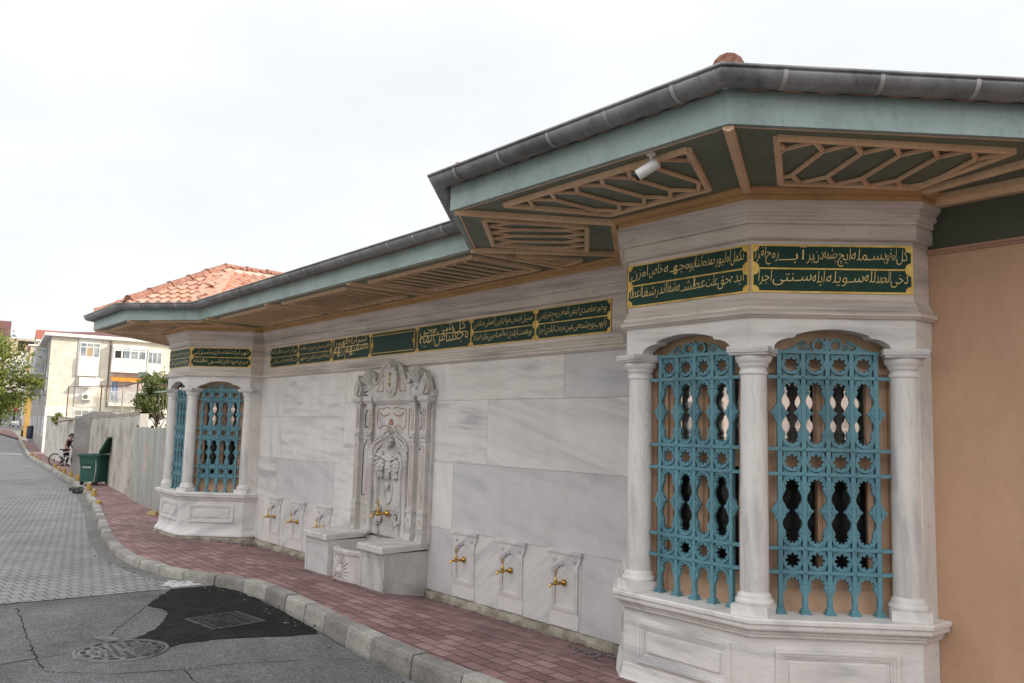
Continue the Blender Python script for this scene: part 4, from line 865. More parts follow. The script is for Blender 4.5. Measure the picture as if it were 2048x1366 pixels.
# niche: ogee hood, small columns, shell, recessed tablet
hood = [(-.40, 1.37), (-.37, 1.44), (-.32, 1.49), (-.25, 1.515), (-.18, 1.55), (-.13, 1.60), (-.08, 1.645), (0, 1.66)]; hood = hood+[(-u, z) for u, z in hood[::-1][1:]]
g = MB()
for d, r_, o in ((0, .020, .105), (.045, .012, .095), (-.04, .012, .10)): g.tube([f.p(u*(1-d*1.3), z-d, o) for u, z in hood], r_, 7)
for (a, b), (c, d) in zip(hood, hood[1:]): g.face([f.p(a, b, .10), f.p(c, d, .10), f.p(c*.86, d-.065, .10), f.p(a*.86, b-.065, .10)])
for s in (-1, 1): g.fbox(f, s*.40-.045, s*.40+.045, 1.31, 1.36, .05, .13); g.fbox(f, s*.40-.05, s*.40+.05, 1.36, 1.385, .05, .14)
g.build('niche_hood', mb_k, wf)
g = MB()
for k in range(12): u = -.34+.062*k; z = lerp(u, [h[0] for h in hood], [h[1] for h in hood])-.032; g.fbox(f, u-.012, u+.012, z-.006, z+.006, .101, .104)
g.build('hood_inlay', m_rose, wf)
shell(.0, 1.585, .13, 190, 395, 8, .09, 'niche_shell', 1.0, .07); shell(0, 1.60, .09, 30, 160, 6, .09, 'crest_shell', 1, .04)
for s in (-1, 1):
    g = MB(); c = f.p(s*.40, 0, .10); g.lathe([(.04, .45), (.045, .47), (.038, .50), (.030, .52), (.03, .9), (.028, 1.24), (.036, 1.25), (.03, 1.265), (.042, 1.30), (.044, 1.315)], (c[0], c[1], 0), 14); g.build('niche_colonnette', mb_k, wf)
tb = [(-.28, .60), (-.30, .66), (-.28, .72), (-.27, .8), (-.27, 1.18), (-.29, 1.26), (-.24, 1.36), (-.12, 1.33), (0, 1.30)]; tb = tb+[(-u, z) for u, z in tb[::-1][1:]]
g = MB(); g.tube([f.p(u, z, .085) for u, z in tb], .022, 8); g.tube([f.p(u*.84, .62+(z-.62)*.96, .08) for u, z in tb], .010, 6)
ov = [f.p(.085*math.cos(2*math.pi*k/24)*1.0, .94+(.15 if math.sin(2*math.pi*k/24) > 0 else .13)*math.sin(2*math.pi*k/24), .082) for k in range(25)]; g.tube(ov, .012, 7)
for s in (-1, 1): g.prism(f, [(s*.29, .45), (s*.18, .45), (s*.18, .50), (s*.21, .53), (s*.20, .60), (s*.27, .60), (s*.28, .55)], .07, .11)
g.build('tablet_frame', mb_k, wf)
def flower(cx, cz, r, off):
    g = MB()
    for k in range(8): a = k*math.pi/4; g.ball(f.p(cx+r*.7*math.cos(a), cz+r*.7*math.sin(a), off), r*.36, .022, r*.36, 6)
    off *= .74; g.lathe([(r*.5, off), (r*.45, off+.02), (r*.3, off+.02), (r*.26, off+.014), (r*.2, off+.028), (.002, off+.034)], (f.o.x+cx, 0, cz), 16, axis='y'); return g
for s in (-1, 1):
    g = flower(s*.175, 1.235, .075, .10)
    for k in range(9): a = R(60+k*26); g.tube([f.p(s*.19+.08*math.cos(a), 1.25+.10*math.sin(a), .09), f.p(s*.19+.12*math.cos(a+.3), 1.25+.15*math.sin(a+.3), .12), f.p(s*.19+.135*math.cos(a+.6), 1.25+.155*math.sin(a+.6), .09)], [.018, .016, .006], 5)
    g.tube(spiral(f, s*.15, 1.12, .04, .006, R(90), s*1.3, .11), .011, 6); g.build('acanthus_scroll', mb_k, wf)
    g = MB()
    for cx, cz, r in ((.20, .66, .05), (.25, .74, .035), (.15, .62, .035), (.23, .60, .03)): g.tube(spiral(f, s*cx, cz, r, .006, R(80), s*1.5, .11), .013, 6)
    for k in range(8): a = R(20+k*40); g.tube([f.p(s*.21+.05*math.cos(a), .67+.06*math.sin(a), .09), f.p(s*.21+.09*math.cos(a+.3), .67+.11*math.sin(a+.3), .12), f.p(s*.21+.10*math.cos(a+.7), .67+.115*math.sin(a+.7), .09)], [.015, .014, .005], 5)
    g.build('acanthus_foot', mb_k, wf)
g = flower(0, 1.215, .07, .10)
for k in range(5): a = R(220+25*k); g.tube([f.p(0, 1.17, .10), f.p(.06*math.cos(a), 1.17+.07*math.sin(a), .13), f.p(.05*math.cos(a), 1.17+.12*math.sin(a), .10)], [.02, .02, .006], 6)
g.prism(f, [(-.05, 1.06), (-.06, 1.03), (-.03, 1.0), (0, .95), (.03, 1.0), (.06, 1.03), (.05, 1.06)], .07, .12); g.build('rosette_drop', mb_k, wf)
sm_ = make_tap(wf, 'tap', 1.25, .075); sm_.location = (.02, 0, .70+.08)
# benches and basin
f = Fr((-5.02, 0), (1, 0))
def bench(u0, u1, mtop, mside, name):
    g = MB(); g.box(f.o.x+u0, f.o.x+u1, -.53, -.002, -.17, .365, 0)
    d = .022
    g.fbox(f, u0+.03, u1-.03, .30, .325, .53, .537); g.fbox(f, u0, u0+.035, -.15, .365, .53, .54); g.fbox(f, u1-.035, u1, -.15, .365, .53, .54); g.fbox(f, u0+.035, u1-.035, .325, .365, .53, .54)
    b = g.build(name, mside, wf); g = MB(); z0, z1 = .367, .452
    P = [(-.545, .01), (-.56, .03), (-.555, .07), (-.545, .078)]
    A = [(f.o.x+u0-.015, -.575, z0), (f.o.x+u1+.015, -.575, z0), (f.o.x+u1+.015, -.003, z0+.02), (f.o.x+u0-.015, -.003, z0+.02)]; up = lambda q, h, e: (q[0]+(e if q[0] < f.o.x+(u0+u1)/2 else -e), q[1]+(e if q[1] < -.3 else 0), q[2]+h)
    rows = [A, [up(q, .05, 0) for q in A], [up(q, .062, .004) for q in A], [up(q, .068, .014) for q in A]]; g.grid(rows, 0, False, True); g.face(rows[-1]); g.face(A[::-1]); g.build('bench_slab', mtop, b)
bench(-1.08, -.50, m_slab := marble('marble_bench_top', (.60, .585, .57), (.38, .38, .40), (0, 0, 1), (3, 3, 3), .6, 1.5, (1, 4, 4)), mb_d, 'side_bench')
bench(.25, .77, m_slab, marble('marble_bench_side', (.58, .57, .56), (.34, .34, .34), (0, R(80), 0), (6, 2, 2), .7, 1.4, (1, 1, 3), (.33, .29, .23), .5), 'side_bench')
g = MB(); n = 16; A = lambda t: -.50+.75*t; Bw = lambda t: .47+.10*math.sin(math.pi*t)
outr = [f.p(A(k/n), 0, Bw(k/n)) for k in range(n+1)]; inr = [f.p(A(k/n), 0, Bw(k/n)-.06) for k in range(n+1)]
Z = lambda row, z, o=0: [(x, y-o, z) for x, y, _ in row]
g.grid([Z(outr, -.17), Z(outr, .255), Z(outr, .265, .015), Z(outr, .30, .018), Z(outr, .31, .01), Z(inr, .312), Z(inr, .02), [(x, -.05, .02) for x, y, z in inr]], 0, False)
g.box(f.o.x-.50, f.o.x+.25, -.05, -.001, .02, .41)
bs_ = g.build('basin', mb_k, wf)
g = MB(); cu, cz, o = -.15, .075, .568
g.lathe([(.07, o-.02), (.068, o+.012), (.056, o+.014), (.052, o+.004), (.045, o+.018), (.004, o+.03)], (f.o.x+cu, 0, cz), 24, axis='y')
for k in range(17):
    a = R(-25+k*230/16); r1 = .16 if k % 2 else .20
    ext = lambda r: f.p(cu+r*math.cos(a), cz+r*math.sin(a)*1.05, .47+.10*math.sin(math.pi*min(1, max(0, (cu+r*math.cos(a)+.5)/.75)))+.003)
    g.tube([ext(.08), ext(.12), ext(r1)], [.006, .011, .005], 5)
g.build('sunburst_relief', mb_k, bs_)

# ---------------------------------------------------------------- small things by the building
def cctv(loc, rz, label, dark=False, sc=.82):
    t = thing('security_camera', label, 'camera', loc, rz); wht = M('white_plastic', (.72, .72, .70), (.66, .66, .64), 4, .35); bk = M('black_plastic', (.015, .015, .017), None, 4, .25)
    g = MB(); g.lathe([(.03, -.0), (.032, -.012), (.02, -.022)][::-1], (0, 0, 0), 16); g.tube([(0, 0, -.015), (0, 0, -.055), (0, .015, -.07)], .011, 8); g.ball((0, .01, -.07), .017); g.build('bracket', bk if dark else wht, t, True)
    g = MB(); d = Vector((0, -1, -.55)).normalized(); c = Vector((0, .01, -.085)); pts = [c+d*x for x in (-.04, -.035, 0, .10, .112)]; g.tube(pts, [.026, .033, .036, .036, .037], 16); g.build('camera_body', bk if dark else wht, t, True)
    g = MB(); g.tube([c+d*.1125, c+d*.13, c+d*.131], [.037, .036, .028], 16); g.build('lens_hood', bk, t, True); t.scale = (sc, sc, sc)
    return t
cctv((.575, -1.88, 3.152), R(-60), 'white bullet security camera under the eaves of the near bay'); cctv((-11.62, -.35, 3.14), R(-30), 'dark security camera hanging below the far eaves, left of the far bay', True)
g = MB(); g.box(-.02, .24, -.02, .09, 0, .05); g.box(0, .2, .0, .07, .051, .075); pk = g.build('wood_offcut', M('pine_offcut', (.55, .42, .20), (.45, .33, .15), 6, .7)); pk.location = (-13.85, -.15, gz(-13.8, 0)+.003); pk.rotation_euler = (0, 0, R(20)); tag(pk, 'short pale timber offcut lying at the foot of the corrugated metal fence', 'timber')
# manhole cover and drain grate set into the asphalt
mh = thing('manhole_cover', 'round cast-iron manhole cover with oval slots, set in the grey asphalt', 'manhole cover', (-3.42, -3.28, zroad(-3.42)))
iron = M('worn_cast_iron', (.20, .195, .185), (.085, .083, .08), 8, .5, .5, .4, 60)
g = MB(); g.lathe([(.335, -.01), (.335, .008), (.315, .010), (.308, .004), (.300, .004)], n=48); g.build('rim', iron, mh, True)
g = MB(); g.lathe([(.300, -.002), (.299, .008), (.004, .0085)], n=48)
for r in (.06, .10, .14, .18, .205):
    n = int(r*95)
    for k in range(n): a = 2*math.pi*k/n; g.bar((r*math.cos(a-.5/n), r*math.sin(a-.5/n), .011), (r*math.cos(a+2/n), r*math.sin(a+2/n), .011), .016, .006)
g.build('lid', iron, mh, True)
for k in range(14):
    a = 2*math.pi*k/14; g = MB(); c = (.262*math.cos(a), .262*math.sin(a)); t_ = Vector((-math.sin(a), math.cos(a))); nn = Vector((math.cos(a), math.sin(a)))
    g.face([(c[0]+t_.x*.042*math.cos(q)+nn.x*.02*math.sin(q), c[1]+t_.y*.042*math.cos(q)+nn.y*.02*math.sin(q), .0105) for q in [2*math.pi*i/12 for i in range(12)]]); g.build('slot', m_dark, mh, True)
g = MB(); g.box(-.10, .10, -.06, .06, -.01, .006); bx_ = g.build('valve_box', iron); bx_.location = (-3.86, -3.28, zroad(-3.8)); bx_.rotation_euler = (0, 0, R(20)); tag(bx_, 'small dark rectangular iron cover touching the edge of the round manhole', 'cover')
dg_ = thing('drain_grate', 'rectangular iron storm drain grate in the fresh black asphalt patch', 'drain grate', (-3.965, -2.29, zroad(-3.96)), R(8))
g = MB(); dk = M('dark_cast_iron', (.13, .13, .133), (.06, .06, .06), 8, .45, .6, .3)
for q in ((-.26, .26, -.25, -.225), (-.26, .26, .225, .25), (-.26, -.235, -.225, .225), (.235, .26, -.225, .225)): g.box(*q, -.01, .018)
g.build('grate_frame', dk, dg_, True); g = MB()
for k in range(8):
    x = -.20+.0572*k; P = [(x+.018*(1 if j % 2 else -1), -.22+.44*j/9, .012) for j in range(10)]
    for a, b in zip(P, P[1:]): g.bar(a, b, .011, .012)
for k in range(4): y = -.16+.107*k; g.bar((-.235, y, .010), (.235, y, .010), .012, .01)
g.build('grating', dk, dg_, True); g = MB(); g.face([(-.235, -.225, .006+.002), (.235, -.225, .008), (.235, .225, .008), (-.235, .225, .008)]); g.build('drain_pit', m_dark, dg_, True)

# ---------------------------------------------------------------- along the street
def at(x, y, d): return CP+(FW+RT*((x-1024)/1687.7)-UP*((y-683)/1687.7))*d      # a surveyed point: photo bearing and distance
m_cw = None
def stained(name, c1, c2, c3):
    mt, N, L, bs = newmat(name)
    n = noise_in(N, L, 2.2, 10, (.4, .4, .5), rough=.68); r = ramp(N, L, n.outputs[0], [(.36, c3), (.47, c2), (.6, c1)])
    n2 = noise_in(N, L, 4.2, 9, (.5, .5, .35), rough=.72, loc=(3, 1, 2)); r2 = ramp(N, L, n2.outputs[0], [(.36, (.40, .38, .36)), (.47, (1, 1, 1))])
    c = mixc(N, L, .85, r.outputs[0], r2.outputs[0], 'MULTIPLY'); L.new(c, bs.inputs['Base Color']); bs.inputs['Roughness'].default_value = .9
    n3 = noise_in(N, L, 14, 6); bumpn(N, L, bs, n3.outputs[0], .5, .03); return mt
m_cw = stained('stained_concrete', (.52, .49, .445), (.45, .415, .37), (.30, .265, .22))
def yard_wall(p0, p1, zt0, zt1, th, label):
    fr = Fr(p0, (p1[0]-p0[0], p1[1]-p0[1])); Ln = math.dist(p0, p1); n = int(Ln/.4); t = thing('concrete_wall', label, 'wall', ((p0[0]+p1[0])/2, (p0[1]+p1[1])/2, 0)); g = MB(); rows = []
    for k in range(n+1):
        u = Ln*k/n; q = fr.p(u, 0); zb = gbase(q[0])-.1; zt = zt0+(zt1-zt0)*k/n+rng.uniform(-.025, .025); rows.append([fr.p(u, zb, 0), fr.p(u, zb+.4, 0), fr.p(u, zt, 0), fr.p(u, zt+.01, -th), fr.p(u, zb, -th)])
    g.grid(rows, 0, False); g.face(rows[0]); g.face(rows[-1][::-1]); g.build('wall_face', m_cw, t); g = MB(); rows = []
    for k in range(n+1):
        u = Ln*k/n; z = zt0+(zt1-zt0)*k/n+.012; rows.append([fr.p(u, z-.03+rng.uniform(-.03, .01), .012), fr.p(u, z+.035, .012), fr.p(u, z+.035, -th-.01), fr.p(u, z-.03, -th-.01)])
    g.grid(rows, 0, False); g.build('coping', m_con, t); return t
yard_wall((-37.2, 3.3), (-17.9, .66), 1.76, 1.87, .2, 'long stained grey concrete yard wall behind the green bin')
yard_wall((-56.3, 5.55), (-38.6, 3.5), 1.90, 1.75, .2, 'farther stretch of stained concrete wall, beyond the bicycle gap')
# corrugated sheet fence
cf = thing('corrugated_fence', 'grey-white corrugated metal sheet fence between the concrete wall and the far bay', 'fence', (-16, .4, 0)); fr = Fr((-18.0, .60), (3.95, -.47))
m_corr = M('galvanised_sheet', (.50, .51, .47), (.38, .39, .36), 3, .45, .35, .1, stretch=(1, 1, .2))
for s in range(4):
    g = MB(); n = 60; L0 = 3.98/4; rows = []
    for k in range(n+1):
        u = s*L0+(L0+.03)*k/n; o = .018*math.sin(2*math.pi*u/.082)+.004*s; rows.append([fr.p(u, gbase(-16)-.02+.02*(s % 2), o), fr.p(u, 1.55+.015*(s % 2), o)])
    g.grid(rows, 0, True); g.build('sheet', m_corr, cf)
for u in (.05, 2, 3.93): g = MB(); g.fbox(fr, u-.03, u+.03, -.15, 1.6, -.09, -.03, 0, True); g.build('post', m_bark, cf)
g = MB(); n = 24
for k in range(n):
    u = 1.75+.26*k/n; o = lambda u: .018*math.sin(2*math.pi*u/.082)+.014
    if k % 1 == 0: g.face([fr.p(u, .55, o(u)), fr.p(u+.26/n, .55, o(u+.26/n)), fr.p(u+.26/n, 1.18, o(u+.26/n)), fr.p(u, 1.18, o(u))])
tag(g.build('paper_notice', M('faded_paper', (.62, .50, .46), (.5, .36, .34), 9, .8, p=(.4, .6))), 'torn faded pinkish paper bill pasted on the corrugated fence', 'poster')
# wheeled bin
wb = thing('wheeled_bin', 'dark green wheeled rubbish bin with its lid thrown open against the wall', 'bin', (-23.9, 1.15, gz(-23.9, 1.15)), R(38))
m_bin = M('bin_green_plastic', (.013, .085, .066), (.010, .065, .05), 3, .4, bump=.05); m_bin2 = M('lid_green_plastic', (.022, .085, .045), (.016, .065, .032), 3, .45)
g = MB(); lv = [(.30, .30, .10), (.31, .31, .5), (.345, .35, .86), (.345, .35, .87)]
rc = lambda a, b, z: [(x, y, z) for x, y in ((-a+.05, -b), (a-.05, -b), (a, -b+.05), (a, b-.05), (a-.05, b), (-a+.05, b), (-a, b-.05), (-a, -b+.05))]
g.grid([rc(*q) for q in lv]+[rc(.32, .325, .87), rc(.28, .28, .15)], 0, False, True); g.face(rc(.30, .30, .10)[::-1]); g.face(rc(.28, .28, .15)); g.box(-.2, .2, -.345, -.32, .62, .72); g.build('bin_body', m_bin, wb, True)
g = MB(); g.grid([rc(.345, .35, .83), rc(.375, .38, .84), rc(.38, .385, .90), rc(.345, .35, .905)], 0, False, True); g.tube([(.36, .3, .9), (.42, .2, .95), (.42, -.2, .95), (.36, -.3, .9)], .02, 6); g.build('rim', m_bin, wb, True)
g = MB(); a, b = Vector((.37, 0, .93)), Vector((.66, 0, 1.40)); d = (b-a).normalized(); nn = Vector((-d.z, 0, d.x))
g.grid([[a+Vector((0, s*.36, 0)) for s in (-1, 1)], [a+d*.04+nn*.05+Vector((0, s*.36, 0)) for s in (-1, 1)], [b+nn*.05+Vector((0, s*.36, 0)) for s in (-1, 1)], [b+Vector((0, s*.37, 0)) for s in (-1, 1)], [a+d*.02-nn*.0+Vector((0, s*.36, 0)) for s in (-1, 1)]], 0, False)
for s in (-1, 1): g.face([a+Vector((0, s*.36, 0)), a+d*.04+nn*.05+Vector((0, s*.36, 0)), b+nn*.05+Vector((0, s*.36, 0)), b+Vector((0, s*.36, 0))])
g.build('lid', m_bin2, wb, True)
g = MB(); g.box(-.17, .12, -.352, -.34, .50, .56); g.build('label_strip', M('bin_label', (.42, .45, .43), (.2, .25, .24), 30, .6, p=(.45, .55)), wb, True)
for x, y in ((-.24, -.24), (.24, -.24), (-.24, .24), (.24, .24)): g = MB(); g.tube([(x-.02, y, .06), (x+.02, y, .06)], .06, 14); g.box(x-.03, x+.03, y-.03, y+.03, .06, .11); g.build('wheel', M('rubber', (.02, .02, .02), (.03, .03, .03)), wb, True)
g = MB(); g.tube([(.26, -.33, .88), (.28, -.325, .45), (.24, -.315, .12), (.0, -.31, .09), (-.1, -.33, .04)], .011, 5); g.build('cord', M('pale_cord', (.55, .55, .5), (.4, .4, .36)), wb, True)
# litter against the kerb below the bin
g = MB()
for k in range(16): c = (-22.1+rng.gauss(0, .2), .36+rng.gauss(0, .08)); g.ball((*c, zroad(-22)+.04+rng.uniform(0, .08)), rng.uniform(.03, .09), rng.uniform(.03, .09), rng.uniform(.02, .07), 5)
tag(g.build('litter', M('dark_litter', (.03, .032, .03), (.10, .10, .09), 20, .8, p=(.4, .6))), kind='stuff')
# yellow kerb posts
m_yel = M('yellow_kerb_paint', (.46, .29, .05), (.30, .20, .07), 14, .7, bump=.3); m_chip = M('bare_concrete', (.5, .46, .38), (.35, .32, .27), 12, .9)
BL = [(-16.9, .10, 'broken yellow stub on the kerb, nearest to the far bay'), (-19.35, .2, 'squat yellow kerb post with a bare pale top, second from the near end'), (-21.4, .27, 'yellow kerb post standing in front of the green bin'),
 (-26.1, .25, 'yellow kerb post just beyond the green bin'), (-28.65, .24, 'second yellow kerb post beyond the green bin'), (-31.2, .23, 'third yellow kerb post beyond the green bin, chipped at one side'), (-33.6, .21, 'leaning dark-stained yellow kerb post before the bicycle wheel'), (-36.2, .22, 'yellow kerb post right in front of the bicycle wheel'),
 (-46.4, .22, 'nearest yellow post of the cluster by the far yard wall'), (-50.3, .2, 'middle yellow post of the cluster by the far yard wall'), (-54.2, .24, 'farthest yellow post of the cluster, at the sunlit strip'), (-63, .26, 'lone yellow kerb post beyond the sunlit strip')]
for i, (X, h, lb) in enumerate(BL):
    y = kerb_y(X)+.12; t = thing('kerb_post', lb, 'bollard', (X, y, gz(X, y)), rng.uniform(0, 3), 'yellow painted posts along the kerb'); g = MB()
    h *= .8; rr = [(.075, 0), (.07, .03), (.057, h*.7), (.045, h*.97), (.03, h)]; g.lathe([(r*rng.uniform(.94, 1.06), z) for r, z in rr], n=9); 
    if i == 6: t.rotation_euler = (R(12), R(-10), 0)
    g.build('post_body', m_yel, t, True)
    if i in (1, 2): g = MB(); g.lathe([(.052, h*.88), (.04, h+.006), (.02, h+.012)], (.006, 0, 0), 8); g.build('chipped_top', m_chip, t, True)
# bicycle
bk = thing('bicycle', 'small white-framed bicycle pushed through the gap in the concrete wall', 'bicycle', (-37.95, 2.72, gz(-38, 2.8)), math.atan2(.80, .60))
m_rub = M('tyre_rubber', (.02, .02, .02), (.035, .035, .035)); m_wf = M('white_frame_paint', (.70, .70, .69), (.6, .6, .6), 6, .3); m_met = M('dull_steel', (.35, .35, .35), (.2, .2, .2), 9, .35, .8)
for x in (0, .95):
    g = MB(); g.tube([(x+.265*math.cos(2*math.pi*k/32), 0, .285+.265*math.sin(2*math.pi*k/32)) for k in range(33)], .024, 8); wh = g.build('wheel', m_rub, bk, True)
    g = MB(); g.tube([(x+.238*math.cos(2*math.pi*k/32), 0, .285+.238*math.sin(2*math.pi*k/32)) for k in range(33)], .010, 6); g.tube([(x, -.04, .285), (x, .04, .285)], .022, 8)
    for k in range(16): a = math.pi*k/8; g.tube([(x, .02*(-1)**k, .285), (x+.235*math.cos(a), 0, .285+.235*math.sin(a))], .002, 4)
    g.build('rim', m_met, wh, True)
g = MB()
for p, q in (((0, .04, .285), (.38, .03, .27)), ((0, -.04, .285), (.38, -.03, .27)), ((0, .03, .285), (.30, .01, .62)), ((0, -.03, .285), (.30, -.01, .62)), ((.38, 0, .27), (.29, 0, .68)), ((.30, 0, .60), (.76, 0, .70)), ((.38, 0, .27), (.78, 0, .64)), ((.75, 0, .76), (.80, 0, .58)), ((.80, .045, .58), (.95, .045, .285)), ((.80, -.045, .58), (.95, -.045, .285))): g.tube([p, q], .017, 8)
g.build('frame', m_wf, bk, True); g = MB(); g.prism(LOC, [(.17, .72), (.30, .70), (.42, .72), (.40, .745), (.2, .76)], -.06, .06, 0, True); g.build('saddle', m_rub, bk, True)
g = MB(); g.tube([(.75, 0, .74), (.74, 0, .84), (.77, 0, .86)], .014, 6); g.tube([(.72, -.27, .88), (.77, 0, .86), (.72, .27, .88)], .013, 6); g.build('handlebar', m_met, bk, True)
g = MB(); g.lathe([(.075, -.01), (.075, .01)], (.38, -.05, .27), 18, axis='y'); g.tube([(.38, -.06, .27), (.42, -.07, .13)], .012, 6); g.tube([(.38, .06, .27), (.34, .07, .41)], .012, 6); g.box(.39, .47, -.12, -.04, .11, .135); g.lathe([(.045, -.01), (.03, .02)], (0, -.05, .285), 12, axis='y'); g.build('crank', m_rub, bk, True)
# child with the bicycle: one skinned body, clothes as its children
def skinned(name, verts, edges, radii, mat, parent=None, sub=2, root=0, loc=(0, 0, 0), rz=0):
    me = bpy.data.meshes.new(name); me.from_pydata(verts, edges, []); ob = bpy.data.objects.new(name, me); COL.objects.link(ob); ob.parent = parent; ob.location = loc; ob.rotation_euler = (0, 0, rz)
    md = ob.modifiers.new('skin', 'SKIN'); md.use_smooth_shade = True
    if not me.skin_vertices: bm = bmesh.new(); bm.from_mesh(me); bm.verts.layers.skin.verify(); bm.to_mesh(me); bm.free()
    for i, sv in enumerate(me.skin_vertices[0].data): r = radii[i]; sv.radius = r if isinstance(r, tuple) else (r, r); sv.use_root = (i == root)
    s2 = ob.modifiers.new('sub', 'SUBSURF'); s2.levels = sub; s2.render_levels = sub; me.materials.append(mat); return ob
m_skin = M('skin', (.42, .24, .17), (.36, .20, .14), 8, .5, bump=.05); m_tee = M('black_tee', (.016, .016, .018), (.022, .022, .024), 8, .85); m_trs = M('dark_brown_trousers', (.055, .03, .028), (.04, .024, .022), 8, .85); m_hair = M('black_hair', (.012, .010, .009), (.02, .016, .014), 20, .6)
# local: facing +x; standing height about 1.45, leaning forward
V = [(0, 0, .74), (.03, 0, .90), (.09, 0, 1.06), (.13, 0, 1.16), (.16, 0, 1.21), (.19, 0, 1.29), (.20, 0, 1.37), (.12, .13, 1.13), (.12, -.13, 1.13), (.06, .21, .93), (.20, .25, .78), (.04, -.21, .94), (.17, -.24, .80),
     (0, .085, .68), (0, -.085, .68), (.05, .09, .40), (-.06, -.09, .40), (.0, .095, .07), (-.14, -.095, .08), (.13, .10, .035), (-.02, -.10, .035), (.235, .25, .745), (.205, -.24, .765)]
Ed = [(0, 1), (1, 2), (2, 3), (3, 4), (4, 5), (5, 6), (3, 7), (3, 8), (7, 9), (9, 10), (8, 11), (11, 12), (0, 13), (0, 14), (13, 15), (14, 16), (15, 17), (16, 18), (17, 19), (18, 20), (10, 21), (12, 22)]
Rd = [(.115, .085), (.11, .08), (.125, .085), (.09, .065), .048, .078, .072, .05, .05, .036, .026, .036, .026, .075, .075, .052, .052, .033, .033, .03, .03, .028, .028]
pr = skinned('person', V, Ed, Rd, m_skin, None, 2, 0, (-38.35, 3.22, gz(-38.4, 3.2)), math.atan2(.80, .60))
tag(pr, 'dark-haired child in a black t-shirt bending over a bicycle at the wall gap', 'person')
for hx, hy, hz in ((.235, .25, .745), (.205, -.24, .765)):
    for k in range(4):
        a = hx+.012; y = hy-.03+.02*k; skinned('finger', [(a, y, hz), (a+.028, y, hz-.012-.002*(k % 2)), (a+.034, y, hz-.036)], [(0, 1), (1, 2)], [.0085, .008, .007], m_skin, pr, 1)
    skinned('thumb', [(hx-.005, hy-.028, hz+.004), (hx+.005, hy-.052, hz-.012), (hx+.022, hy-.055, hz-.026)], [(0, 1), (1, 2)], [.010, .009, .008], m_skin, pr, 1)
tee = skinned('t_shirt', [(-.005, 0, .72), (.03, 0, .90), (.09, 0, 1.06), (.13, 0, 1.16), (.15, 0, 1.195), (.12, .13, 1.13), (.12, -.13, 1.13), (.085, .18, 1.02), (.07, -.18, 1.03)], [(0, 1), (1, 2), (2, 3), (3, 4), (3, 5), (3, 6), (5, 7), (6, 8)], [(.132, .10), (.128, .095), (.142, .10), (.105, .08), .056, .066, .066, .052, .052], m_tee, pr)
skinned('trousers', [(0, 0, .74), (0, .085, .68), (0, -.085, .68), (.05, .09, .40), (-.06, -.09, .40), (.0, .095, .11), (-.14, -.095, .12)], [(0, 1), (0, 2), (1, 3), (2, 4), (3, 5), (4, 6)], [(.122, .095), .088, .088, .066, .066, .05, .05], m_trs, pr)
for sx, sy in ((0, .095), (-.14, -.095)): skinned('shoe', [(sx-.03, sy, .05), (sx+.08, sy, .04), (sx+.16, sy, .032)], [(0, 1), (1, 2)], [.045, .042, .032], m_rub, pr, 1)
g = MB(); g.ball((.175, 0, 1.375), .088, .084, .08, 12); g.ball((.13, 0, 1.33), .07, .078, .075, 10); g.build('hair', m_hair, pr, True)
g = MB()
for s in (-1, 1): g.ball((.262, s*.03, 1.325), .009, .012, .008, 6)
g.build('eye', m_hair, pr, True); g = MB(); g.prism(Fr((.26, -.014), (0, 1)), [(0, 1.30), (.028, 1.30), (.014, 1.33)], -.02, .02, 0, True); g.build('nose', m_skin, pr, True)
# ---- apartment block beside the sunlit strip
m_clad = bricks('cream_stone_cladding', (.66, .60, .50), (.71, .65, .55), (.56, .50, .41), .6, .3, .012, 0, True, wear=.15, bump=.2); m_wht = M('white_render', (.74, .71, .66), (.68, .65, .60), 1.5, .8); m_pvc = M('white_frames', (.74, .74, .74), (.68, .68, .68), 3, .4)
m_wg = M('reflecting_panes', (.16, .19, .21), (.36, .36, .34), 1.2, .12, spec=.8, bump=0, p=(.42, .58)); m_curt = M('tan_curtain', (.45, .32, .18), (.35, .24, .13), 2, .7, stretch=(9, 9, .3)); m_mar = M('maroon_roof', (.17, .065, .065), (.11, .045, .05), 4, .8); m_gren = M('grey_render', (.33, .305, .285), (.22, .205, .19), 1.5, .85)
def window(fr, u0, u1, z0, z1, par, cols=3, tr=.3, mats=(None, None), o=.01, name='window'):
    b = (u1-u0)*.035+.012; g = MB()
    for q in ((u0, u1, z0, z0+b), (u0, u1, z1-b, z1), (u0, u0+b, z0+b, z1-b), (u1-b, u1, z0+b, z1-b)): g.fbox(fr, *q, 0, o+.04)
    for k in range(1, cols): u = u0+(u1-u0)*k/cols; g.fbox(fr, u-b*.55, u+b*.55, z0+b, z1-b, 0, o+.036)
    if tr: zt = z1-(z1-z0)*tr; g.fbox(fr, u0+b, u1-b, zt-b*.5, zt+b*.5, 0, o+.033)
    w_ = g.build(name, mats[0] or m_pvc, par); g = MB(); g.fbox(fr, u0+b*.5, u1-b*.5, z0+b*.5, z1-b*.5, 0, o+.012); g.build('pane', mats[1] or m_wg, w_); return w_
ap_o = (-58.0, 6.65); FA = Fr(ap_o, (.135, .991)); FA0 = Fr(FA.p(-.9, 0)[:2], (.135, .991)); FS_ = Fr((FA0.o.x-.991*30, FA0.o.y+.135*30), (.991, -.135)); AW = 13.0
apt = thing('apartment_block', 'three-storey cream stone-clad apartment block with white enclosed balconies, sunlit on its front', 'building', (-58, 6.65, -.45))
def bodybox(fr, w, dp, z0, z1, name, mat, par):
    g = MB(); g.prism(fr, [(0, z0), (w, z0), (w, z1), (0, z1)], -dp, 0, 0, True); return g.build(name, mat, par)
bodybox(FA0, AW+.9, 30, -.6, 7.15, 'wall', m_clad, apt)
